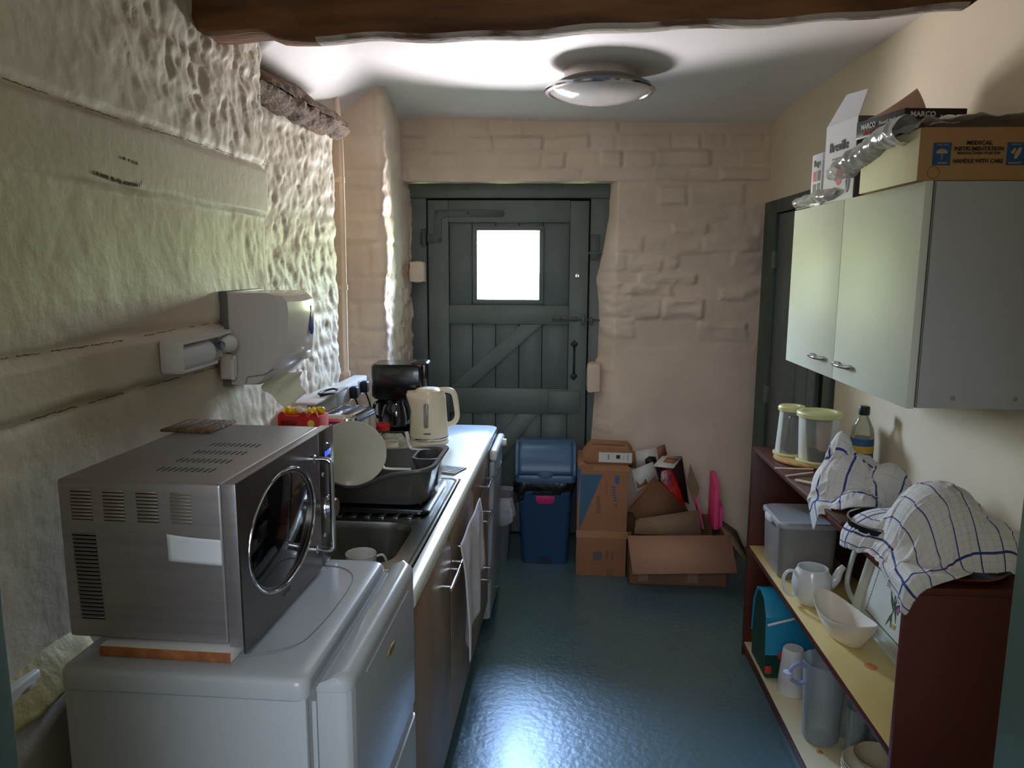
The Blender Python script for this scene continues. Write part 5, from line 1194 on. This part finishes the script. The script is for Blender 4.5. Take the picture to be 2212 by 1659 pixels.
bm = BM(); tube(bm, smooth_pts([(-.050, 0, .108), (-.078, 0, .112), (-.095, 0, .09), (-.092, 0, .05), (-.075, 0, .028), (-.055, 0, .022)], 6), .0055, 10); obj('handle', bm, MUGW, tp)
ob = thing('serving_dish', 'deep oval white serving dish in front of the floral tray', 'dish', (.905, 2.255, SZ), R(12))
bm = BM(); rings = []
for sx, sy, z, sh in ((.45, .5, .002, 0), (.5, .55, .0, 0), (.62, .66, .01, 0), (.86, .88, .05, .008), (1.0, 1.0, .082, .014), (.985, .99, .086, .014), (.94, .955, .080, .013), (.80, .83, .05, .008), (.55, .6, .018, 0), (.2, .2, .012, 0)):
    rings.append([(.066*sx*math.cos(2*PI*i/48), .135*sy*math.sin(2*PI*i/48), z+sh*math.cos(4*PI*i/48)*-1*1.0) for i in range(48)])
loft(bm, rings); obj('dish', bm, mat('cream_white_china', (228, 218, 200), .2, var=.02, coat=.3), ob)
fy = thing('floral_tray', 'white tray with cut-out handle and a flower spray, leaning on the back of the shelf', 'tray', (1.018, 1.87, SZ+.006), (0, R(13), 0))
TRW = mat('white_melamine_tray', (218, 220, 204), .22, var=.01, coat=.2)
bm = BM()
FT = Matrix(((0, 0, -1, 0), (1, 0, 0, 0), (0, 1, 0, 0), (0, 0, 0, 1)))   # local (a along y, b up) -> x proud
L_, Hh = .62, .27
prism(bm, rrect(.55, Hh, .03, 6, .275+.0, Hh/2), 0, .003, .001, FT)
obj('base', bm, TRW, fy)
bm = BM(); o_ = rrect(.56, Hh+.012, .034, 6, .275, Hh/2); i_ = rrect(.54, Hh-.008, .026, 6, .275, Hh/2); oo_ = rrect(.585, Hh+.035, .04, 6, .275, Hh/2)
rng = lambda P_, d_: [(-d_, a, b_) for a, b_ in P_]
loft(bm, [rng(i_, .003), rng(i_, .005), rng(o_, .018), rng(oo_, .022), rng(oo_, .018), rng(o_, .012)], False, False); obj('rim', bm, TRW, fy)
bm = BM(); tube(bm, smooth_pts([(-.018, .560, .235), (-.019, .60, .250), (-.02, .645, .245), (-.02, .660, .20), (-.02, .660, .12), (-.02, .645, .06), (-.019, .60, .035), (-.018, .560, .03)], 5), .008, 8, flat_=1.5); obj('handle', bm, TRW, fy)
bm = BM(); 
for (a0, b0, a1, b1) in ((.045, .03, .505, .03), (.505, .03, .505, .24), (.045, .24, .505, .24)):
    n_ = int(math.hypot(a1-a0, b1-b0)/.008)
    for k in range(n_):
        a = a0+(a1-a0)*k/n_; b_ = b0+(b1-b0)*k/n_; box(bm, (-.0038, a-.0022, b_-.0022), (-.0028, a+.0022, b_+.0022))
br = obj('dotted_border', bm, flat('border_green', (54, 66, 50), .5), fy); br['kind'] = 'stuff'
LEAFM = flat('print_leaf_green', (62, 84, 56), .5); PETM = flat('print_petal_mauve', (150, 96, 124), .5)
def blade(bm, a, b_, ang, l, w_):
    pts_ = [(0, 0), (l*.4, w_), (l, 0), (l*.4, -w_)]; c, s = math.cos(ang), math.sin(ang); prism(bm, [(a+x*c-y*s, b_+x*s+y*c) for x, y in pts_], .0026, .0042, 0, FT)
rnd = random.Random(9)
cyf, czf = .36, .135
for k in range(9):
    bm = BM(); blade(bm, cyf+rnd.uniform(-.012, .012), czf-.03+rnd.uniform(-.02, .03), PI/2+rnd.uniform(-1.0, 1.0)+(PI if k > 5 else 0), rnd.uniform(.035, .065), .005); obj('printed_leaf', bm, LEAFM, fy)
for k, (a, b_) in enumerate(((.37, .20), (.345, .185), (.385, .178), (.33, .115), (.41, .215))):
    bm = BM()
    for j in range(5): blade(bm, a, b_, 2*PI*j/5+k, .017, .0055)
    obj('printed_flower', bm, PETM, fy)
bm = BM(); blade(bm, .325, .055, .6, .02, .009); blade(bm, .325, .055, 2.2, .02, .009); lab(obj('printed_butterfly', bm, flat('print_ochre', (170, 150, 80), .5), fy), 'small ochre butterfly print')

# ------------------------------------------------------------------ bottom shelf
BZ = .0605
gb = thing('tool_bag', 'green and turquoise plastic case at the far end of the bottom shelf', 'case', (.905, 2.84, BZ))
bm = BM(); rings = []
for x in (-.085, .095): rings.append([(x, y, z) for y, z in [(-.10, 0), (.10, 0), (.105, .12), (.09, .24), (.05, .30), (0, .315), (-.05, .30), (-.09, .24), (-.105, .12)]])
loft(bm, rings); bmesh.ops.bevel(bm, geom=bm.edges[:], offset=.006, segments=2, affect='EDGES'); obj('body', bm, mat('dark_green_plastic', (12, 66, 50), .35, var=.1), gb)
bm = BM(); prism(bm, [(-.108, .10), (-.094, .246), (-.052, .309), (0, .324), (.052, .309), (.094, .246), (.108, .10), (.100, .10), (.088, .24), (.048, .298), (0, .312), (-.048, .298), (-.088, .24), (-.100, .10)], -.09, .10, .002, Matrix(((0, 0, 1, 0), (1, 0, 0, 0), (0, 1, 0, 0), (0, 0, 0, 1)))); lab(obj('cover', bm, mat('turquoise_plastic', (40, 150, 190), .3, var=.1), gb), 'turquoise cover')
bm = BM(); tube(bm, smooth_pts([(-.085, -.105, .22), (-.05, -.112, .235), (.0, -.112, .25), (.05, -.105, .262)], 5), .005, 8); lab(obj('strap', bm, WHITE2, gb), 'pale strap')
for (x, z) in ((-.03, .10), (-.075, .04)):
    bm = BM(); box(bm, (x-.012, -.112, z-.014), (x+.012, -.100, z+.014), .003); lab(obj('clasp', bm, flat('red_clasp', (200, 50, 40), .4), gb), 'small red clasp')
cs_ = thing('cup_stack', 'stack of upturned white cups in front of the green case', 'cups', (.895, 2.655, BZ))
for k in range(3):
    bm = BM(); lathe(bm, [(.048, .0), (.049, .004), (.038, .125), (.034, .130), (.0, .126)], 36, (0, 0, .022*k)); obj('cup', bm, mat('white_stoneware', (216, 212, 208), .35, var=.02), cs_)
pj = thing('plastic_jug', 'tall frosted plastic jug with blue ring handle on the bottom shelf', 'jug', (.905, 2.375, BZ))
FROST = clear('frosted_plastic', (196, 202, 206), .42, .22, .05)
bm = BM(); lathe(bm, [(0, .003), (.052, .003), (.057, .01), (.067, .26), (.071, .282)], 40); obj('body', bm, FROST, pj)
bm = BM(); tube(bm, smooth_pts([(-.064, -.01, .262), (-.090, -.02, .278), (-.118, -.03, .262), (-.120, -.03, .232), (-.090, -.02, .207), (-.063, -.01, .207)], 5), .0065, 8); lab(obj('handle', bm, mat('pale_blue_plastic', (150, 160, 206), .35), pj), 'pale blue ring handle')
bm = BM(); lathe(bm, [(0, 0), (.014, 0), (.016, .02), (0, .024)], 16, (-.128, -.03, .232)); lab(obj('knob', bm, mat('pale_lilac', (200, 200, 220), .4), pj), 'pale knob')
pj2 = thing('plastic_jug', 'clear jug with a dark blue lid beside the frosted jug', 'jug', (1.01, 2.42, BZ))
bm = BM(); lathe(bm, [(0, .003), (.05, .003), (.054, .01), (.060, .25)], 36); obj('body', bm, TUB, pj2)
bm = BM(); lathe(bm, [(.061, .23), (.063, .25), (.060, .275), (.03, .29), (0, .292)], 36); lab(obj('lid', bm, mat('dark_slate_blue_lid', (72, 84, 112), .35), pj2), 'dark blue lid')
mug('coffee_cup', 'white cup behind the frosted jug on the bottom shelf', (1.0, 2.60, BZ), R(160), .04, .13, MUGW, 'cup')
GL = clear('drinking_glass', (220, 226, 224), .12, .04, .05)
for i, (x, y, lb) in enumerate(((.985, 2.285, 'tall clear drinking glass between jug and plate stack, farther'), (1.055, 2.30, 'tall clear drinking glass at the shelf back beside the plates'))):
    g_ = thing('drinking_glass', lb, 'glass', (x, y, BZ)); bm = BM(); lathe(bm, [(0, .004), (.026, .004), (.028, 0), (.03, .004), (.034, .17), (.0325, .17), (.028, .012), (0, .012)], 30); obj('glass', bm, GL, g_)
names_ = ['lowest', 'second from the bottom', 'third from the bottom', 'fourth from the bottom', 'fifth from the bottom', 'sixth from the bottom', 'topmost large one']
BOWLC = mat('cream_stoneware', (204, 192, 160), .3, var=.05, coat=.2)
for k in range(7):
    bm = BM(); lathe(bm, [(0, 0), (.045, 0), (.05, .004), (.078, .018), (.087, .026), (.085, .028), (.076, .021), (.05, .008), (0, .005)], 44); o = obj('side_plate', bm, BOWLC); o.location = (.972, 2.125+.004*math.sin(k*2), BZ+.0108*k); tag(o, 'cream plate stacked on the bottom shelf, '+names_[k], 'plate', 'cream plates stacked on the bottom shelf')
bw2 = thing('soup_bowl', 'cream bowl with a brown rim sitting on the stack of plates', 'bowl', (.985, 2.118, BZ+.072))
bm = BM(); lathe(bm, [(0, .002), (.030, 0), (.034, .006), (.058, .024), (.070, .046), (.068, .048), (.055, .028), (.03, .012), (0, .010)], 44); obj('bowl', bm, BOWLC, bw2)
bm = BM(); tube(bm, [(.0695*math.cos(2*PI*i/44), .0695*math.sin(2*PI*i/44), .0475) for i in range(44)], .0018, 6, closed=True); lab(obj('rim', bm, flat('brown_glaze', (120, 88, 60), .3), bw2), 'brown glazed rim')
bj = thing('navy_mug', 'dark blue glossy mug on the bottom shelf in front of the plates', 'mug', (.985, 1.985, BZ))
bm = BM(); lathe(bm, [(0, .003), (.036, .0), (.044, .02), (.046, .06), (.042, .10), (.039, .10), (.042, .06), (.04, .02), (0, .010)], 36); obj('cup', bm, mat('navy_glaze', (30, 40, 70), .1, coat=1), bj)
bm = BM(); tube(bm, smooth_pts([(0, -.042, .085), (0, -.07, .08), (0, -.072, .04), (0, -.043, .025)], 5), .005, 8); obj('handle', bm, _M['navy_glaze'], bj)
# ================================================================== FAR END: bins and cartons in front of the door
BLUEP = mat('blue_bin_plastic', (44, 76, 108), .38, var=.05, vscale=3); BLUEL = mat('blue_bin_lid_plastic', (74, 104, 138), .35, var=.04, vscale=3)
bn = thing('swing_bin', 'tall blue plastic bin with a domed lid and black liner, before the door', 'bin', (-.043, 4.07, 0), R(1))
bm = BM(); loft(bm, [[(x, y, z) for x, y in rrect(w_, d_, .03, 6)] for w_, d_, z in ((.245, .215, .0), (.25, .22, .006), (.295, .255, .40), (.30, .26, .405), (.30, .26, .42))]); obj('body', bm, BLUEP, bn)
bm = BM(); prism(bm, [(.04*math.cos(a), .042*math.sin(a)) for a in [PI*i/12 for i in range(13)]], .0, .004, 0, Matrix(((1, 0, 0, 0), (0, 0, -1, -.110), (0, 1, 0, .004), (0, 0, 0, 1)))); lab(obj('foot_notch', bm, flat('notch_dark', (24, 40, 60), .5), bn), 'half-round recess at the foot')
LIN = mat('black_bin_liner', (22, 22, 26), .28, var=.2, bump=.8, bscale=28)
bm = BM()
def lin_(u, v):
    a = 2*PI*u; k = .5*(abs(math.cos(a))**.35*(1 if math.cos(a) > 0 else -1)), .5*(abs(math.sin(a))**.35*(1 if math.sin(a) > 0 else -1))
    z = .50-.115*v-.02*v*math.sin(5*a)*(.5+.5*v); w_ = .302+.030*math.sin(PI*min(1, v*1.2))+.012*math.sin(9*a+3*v)*v+.05*v*max(0, -math.cos(a))**2
    return (k[0]*w_, k[1]*(w_-.045), z)
grid(bm, 72, 10, lin_); lo_ = obj('bin_liner', bm, LIN, bn, 60); solidify(lo_, .002); lab(lo_, 'crinkled black plastic liner')
bm = BM(); rings = [[(x, y, z) for x, y in rrect(w_, d_, .03, 6)] for w_, d_, z in ((.325, .285, .470), (.33, .29, .476), (.33, .29, .505), (.322, .282, .512))]; loft(bm, rings, False, False)
obj('lid_collar', bm, BLUEL, bn)
bm = BM()
def dome(u, v):
    x = -.150+.30*u; a = R(4+150*v); return (x*(1-.06*v), -.142*math.cos(a)*(1) + .0, .505+.155*math.sin(a)*(1-.03*abs(u-.5)))
grid(bm, 14, 20, dome); o = obj('flap', bm, BLUEL, bn); solidify(o, .003)
bm = BM()
for s in (-1, 1):
    pr = [(-.145, .50)]+[(-.158*math.cos(R(4+172*i/16)), .507+.163*math.sin(R(4+172*i/16))) for i in range(17)]+[(.145, .50)]
    prism(bm, pr, -.008, .008, .002, TM((s*.155, 0, 0)) @ Matrix(((0, 0, 1, 0), (1, 0, 0, 0), (0, 1, 0, 0), (0, 0, 0, 1))))
box(bm, (-.155, .05, .62), (.155, .14, .655), .01); obj('lid_frame', bm, BLUEL, bn)
bm = BM(); lathe(bm, [(0, .008), (.03, .006), (.036, 0)], 24, M=TM((0, -.146, .515), (PI/2, 0, 0)) @ Matrix.Diagonal((1.2, .55, 1, 1))); obj('thumb_grip', bm, BLUEL, bn)
bm = BM(); prism(bm, [(-.052, 0), (.052, 0), (.050, -.030), (.036, -.045), (-.036, -.045), (-.050, -.030)], 0, .003, .001, Matrix(((1, 0, 0, 0), (0, 0, -1, -.1325), (0, 1, 0, .395), (0, 0, 0, 1)))); lab(obj('latch_tab', bm, mat('magenta_plastic', (190, 40, 110), .4), bn), 'magenta plastic tab')
gb2 = thing('waste_bin', 'small grey waste bin with a clear white liner between dishwasher and blue bin', 'bin', (-.325, 4.06, 0))
bm = BM(); loft(bm, [[(x, y, z) for x, y in rrect(w_, d_, .035, 6)] for w_, d_, z in ((.15, .17, 0), (.155, .175, .006), (.205, .23, .345), (.21, .235, .35))], True, False); obj('body', bm, mat('mid_grey_plastic', (112, 116, 124), .5), gb2)
bm = BM()
def lin2(u, v):
    a = 2*PI*u; k = .5*(abs(math.cos(a))**.4*(1 if math.cos(a) > 0 else -1)), .5*(abs(math.sin(a))**.4*(1 if math.sin(a) > 0 else -1))
    z = .375-.13*v-.025*v*math.sin(4*a+1); w_ = .216+.010*math.sin(11*a)*v+.03*v*math.sin(PI*v)+.045*v*max(0, math.cos(a+.9))**6
    return (k[0]*w_, k[1]*(w_+.02), z)
grid(bm, 80, 10, lin2); lo_ = obj('bin_liner', bm, clear('white_thin_liner', (216, 220, 228), .32, .3, .35), gb2, 60); lab(lo_, 'cloudy white plastic liner')

# ------------------------------------------------------------------ cartons
CB1 = mat('orange_brown_cardboard', (156, 106, 74), .75, var=.06, vscale=2.5, bump=.1, bscale=40)
CB2 = mat('grey_brown_cardboard', (142, 114, 90), .8, var=.06, vscale=3, bump=.1, bscale=40)
CBP = mat('pink_brown_cardboard', (172, 128, 104), .78, var=.05, vscale=3, bump=.1, bscale=40)
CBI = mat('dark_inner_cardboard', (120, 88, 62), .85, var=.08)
WPRINT = flat('white_print_card', (214, 210, 204), .5); CBLUE = mat('carton_blue_print', (62, 98, 128), .65, var=.08)
MFX = lambda x, y, z: Matrix(((1, 0, 0, x), (0, 0, -1, y), (0, 1, 0, z), (0, 0, 0, 1)))
tc_ = thing('tall_carton', 'tall brown carton with a blue printed triangle beside the blue bin', 'carton', (.126, 3.815, 0), R(-1))
bm = BM(); box(bm, (0, 0, 0), (.262, .32, .605), .003); obj('carton', bm, CB1, tc_)
bm = BM(); prism(bm, [(.018, .555), (.130, .555), (.012, .245)], 0, .0006, 0, MFX(0, -.0002, 0)); lab(obj('printed_triangle', bm, CBLUE, tc_), 'blue printed triangle')
bm = BM(); prism(bm, [(.0, .30), (.018, .58), (.0, .60)], 0, .0004, 0, MFX(-.001, -.0001, 0)); 
lathe(bm, [(0, .0008), (.013, .0008), (.013, 0)], 20, M=TM((.205, 0, .53), (PI/2, 0, 0)) @ Matrix.Diagonal((1, 1.9, 1, 1))); lab(obj('printed_oval', bm, CBLUE, tc_), 'blue printed oval')
flat('print_brown', (120, 80, 60), .6); strokes(tc_, CBLUE, (.195, -.0006, .43), (PI/2, PI/2-.12, 0), .13, .022, 9, 1); strokes(tc_, _M['print_brown'], (.150, -.0006, .49), (PI/2, PI/2, 0), .08, .008, 13, 2); strokes(tc_, _M['print_brown'], (.112, -.0006, .39), (PI/2, PI/2, 0), .10, .026, 8, 3)
bm = BM(); box(bm, (.090, -.0008, .09), (.135, 0, .135)); obj('printed_square', bm, flat('print_slate', (92, 86, 88), .6), tc_)
for x, z in ((.155, .095), (.185, .09)):
    bm = BM(); box(bm, (x, -.0008, z), (x+.015, 0, z+.05)); obj('printed_square', bm, _M['print_brown'], tc_)
TAPE = mat('brown_tape', (168, 116, 76), .3, var=.08)
bm = BM(); box(bm, (-.001, -.0012, .212), (.286, .0, .25)); obj('tape', bm, TAPE, tc_)
bm = BM(); box(bm, (.08, -.0012, .575), (.27, .0, .600)); obj('tape', bm, TAPE, tc_)
bm = BM(); box(bm, (.165, -.004, .0), (.195, .0, .05), .001); obj('tape', bm, CBI, tc_)
sc = thing('small_carton', 'small brown carton with a white label strip lying on the tall carton', 'carton', (.150, 3.84, .6065), R(-3))
bm = BM(); prism(bm, [(0, .02), (.035, .0), (.25, .0), (.262, .02), (.262, .062), (.235, .090), (.045, .095), (.0, .045)], 0, .16, .003, Matrix(((1, 0, 0, 0), (0, 0, 1, 0), (0, 1, 0, 0), (0, 0, 0, 1)))); obj('carton', bm, CB1, sc)
bm = BM(); box(bm, (.085, -.001, .010), (.256, .0, .062)); ll = lab(obj('label_strip', bm, WPRINT, sc), 'white printed strip')
bm = BM(); box(bm, (.175, -.0016, .030), (.195, -.001, .050)); obj('printed_square', bm, flat('print_black', (30, 28, 28), .5), ll)
strokes(ll, PDARK, (.135, -.0012, .036), (PI/2, PI/2, 0), .026, .010, 5, 6); strokes(ll, PDARK, (.235, -.0012, .036), (PI/2, PI/2, 0), .034, .005, 9, 7); strokes(ll, PDARK, (.213, -.0012, .036), (PI/2, PI/2, 0), .018, .005, 5, 8)
bm = BM(); box(bm, (.05, .03, .0945), (.22, .045, .0975), .001); obj('flap_edge', bm, CBI, sc)

oc = thing('open_carton', 'large open flat carton with folded-out flaps full of packaging', 'carton', (.395, 3.72, 0), R(-1))
bm = BM(); Wc, Dc, Hc = .50, .42, .25
for a, b_, mi in (((0, 0, 0), (Wc, .005, Hc), 0), ((0, Dc-.005, 0), (Wc, Dc, Hc), 0), ((0, 0, 0), (.005, Dc, Hc), 0), ((Wc-.005, 0, 0), (Wc, Dc, Hc), 0), ((0, 0, 0), (Wc, Dc, .006), 1)): box(bm, a, b_, 0, mi=mi)
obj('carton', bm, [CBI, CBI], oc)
for x in (.05, .30):
    bm = BM(); box(bm, (x, -.001, .02), (x+.05, .0, .13)); obj('printed_patch', bm, CB2, oc)
def flap(name, P4, m, parent, lbl=None, nz=None):
    """a cardboard flap through four corner points"""
    bm = BM(); vs = [bm.verts.new(p) for p in P4]; bm.faces.new(vs); o = obj(name, bm, m, parent); solidify(o, .004, 0)
    if lbl: lab(o, lbl)
    return o
flap('flap', [(-.012, .0, Hc+.012), (.505, -.0, Hc+.030), (.520, -.12, .130), (.010, -.12, .105)], CBP, oc, 'front flap folded down')
flap('flap', [(.50, 0, Hc), (.50, Dc, Hc), (.64, Dc+.05, .14), (.63, .02, .10)], CB2, oc, 'side flap folded out')
flap('flap', [(.03, .09, Hc-.01), (.375, .08, Hc-.01), (.368, .14, .365), (.04, .115, .312)], CB2, oc, 'grey brown inner flap')
# tipped cartons, each built of real card panels in room coordinates
def carded(name, label, cat, org, panels):
    t = thing(name, label, cat, org)
    for nm, pts, m_, lb in panels: flap(nm, [tuple(q[i]-org[i] for i in range(3)) for q in pts], m_, t, lb)
    return t
flap_m = CB2
carded('tilted_carton', 'brown carton tipped on its corner inside the large open carton', 'carton', (.55, 3.92, .30), [
    ('side_panel', [(.409, 3.85, .364), (.540, 3.89, .520), (.722, 3.91, .339), (.443, 3.83, .305)], mat('tilted_box_card', (124, 84, 58), .8, var=.05), None),
    ('tape', [(.405, 3.855, .385), (.400, 3.865, .350), (.470, 3.872, .434), (.540, 3.888, .505), (.538, 3.895, .535)], CB1, 'orange-brown taped edge'),
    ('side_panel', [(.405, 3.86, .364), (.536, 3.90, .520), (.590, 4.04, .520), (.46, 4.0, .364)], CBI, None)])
tw_ = carded('white_carton', 'white carton flap with brown window, tipped against the tall carton', 'carton', (.47, 3.89, .45), [
    ('panel', [(.413, 3.875, .565), (.522, 3.905, .605), (.554, 3.90, .512), (.520, 3.895, .500), (.438, 3.862, .452)], WPRINT, None),
    ('window', [(.430, 3.870, .512), (.478, 3.884, .530), (.500, 3.884, .492), (.442, 3.864, .468)], CB1, 'brown card window'),
    ('side_panel', [(.524, 3.91, .603), (.560, 4.0, .57), (.585, 4.0, .47), (.556, 3.905, .512)], CBI, None)])
carded('white_carton', 'white box lid with brown window, lying open over the red packet', 'carton', (.62, 3.96, .45), [
    ('lid', [(.523, 3.90, .582), (.586, 4.0, .613), (.690, 4.0, .607), (.632, 3.90, .572)], WPRINT, None),
    ('window', [(.580, 3.935, .597), (.604, 3.975, .610), (.672, 3.975, .606), (.640, 3.935, .591)], CB1, 'brown card window'),
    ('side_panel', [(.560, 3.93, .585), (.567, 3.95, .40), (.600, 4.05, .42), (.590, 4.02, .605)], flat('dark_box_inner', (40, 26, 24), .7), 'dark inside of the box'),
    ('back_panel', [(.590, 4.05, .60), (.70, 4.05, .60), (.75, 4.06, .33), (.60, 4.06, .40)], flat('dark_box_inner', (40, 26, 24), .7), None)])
wb = carded('white_carton', 'white carton with a black angular mark, against the back wall', 'carton', (.51, 4.10, .50), [
    ('panel', [(.451, 4.1, .611), (.567, 4.1, .635), (.585, 4.08, .546), (.461, 4.08, .525)], WPRINT, None),
    ('mark', [(.505, 4.088, .570), (.525, 4.088, .588), (.562, 4.088, .586), (.570, 4.076, .553), (.508, 4.074, .543)], _M['print_black'], 'black angular mark'),
    ('side_panel', [(.566, 4.1, .635), (.614, 4.12, .649), (.628, 4.12, .594), (.585, 4.09, .560)], CB1, 'brown card flap'),
    ('side_panel', [(.448, 4.1, .611), (.410, 4.16, .60), (.410, 4.16, .50), (.458, 4.085, .52)], CB1, None)])
rp = thing('red_packet', 'glossy red packet in a dark box among the cartons', 'packet', (.668, 3.955, .345), (R(-8), R(-20), 0))
bm = BM(); box(bm, (-.048, 0, -.04), (.046, .05, .215), .012, 3); obj('packet', bm, mat('glossy_red_film', (190, 24, 20), .25, var=.3, vscale=9, bump=.5, bscale=14), rp)
bm = BM(); prism(bm, [(.728, .583), (.784, .452), (.764, .352), (.715, .470)], 0, .004, 0, Matrix(((1, 0, 0, 0), (0, 0, -1, 3.96), (0, 1, 0, 0), (0, 0, 0, 1))))
o = obj('card_flap', bm, CB2); tag(o, 'grey-brown pointed cardboard flap standing beside the pink foam', 'cardboard')
PINK = mat('pink_packing_foam', (244, 84, 140), .6, var=.06, sub=.1)
for i, (x, y, w_, h_, dz, rx, lb) in enumerate(((.872, 3.93, .024, .285, 10, 0, 'tallest pink foam sheet, middle of the three in the open carton'), (.806, 3.93, .012, .19, 6, -14, 'low leaning pink foam sheet, leftmost of the three'), (.899, 3.94, .018, .145, 8, 0, 'shortest pink foam sheet, next to the side flap'))):
    bm = BM(); prism(bm, [(0, 0), (.15, 0), (.15, h_), (.11, h_*.99), (0, h_*.84)], -w_/2, w_/2, .002, Matrix(((0, 0, 1, 0), (1, 0, 0, 0), (0, 1, 0, 0), (0, 0, 0, 1)))); o = obj('foam_sheet', bm, PINK); o.location = (x, y-.01, .235); o.rotation_euler = (0, R(rx), R(dz-9)); tag(o, lb, 'foam', 'pink foam sheets')
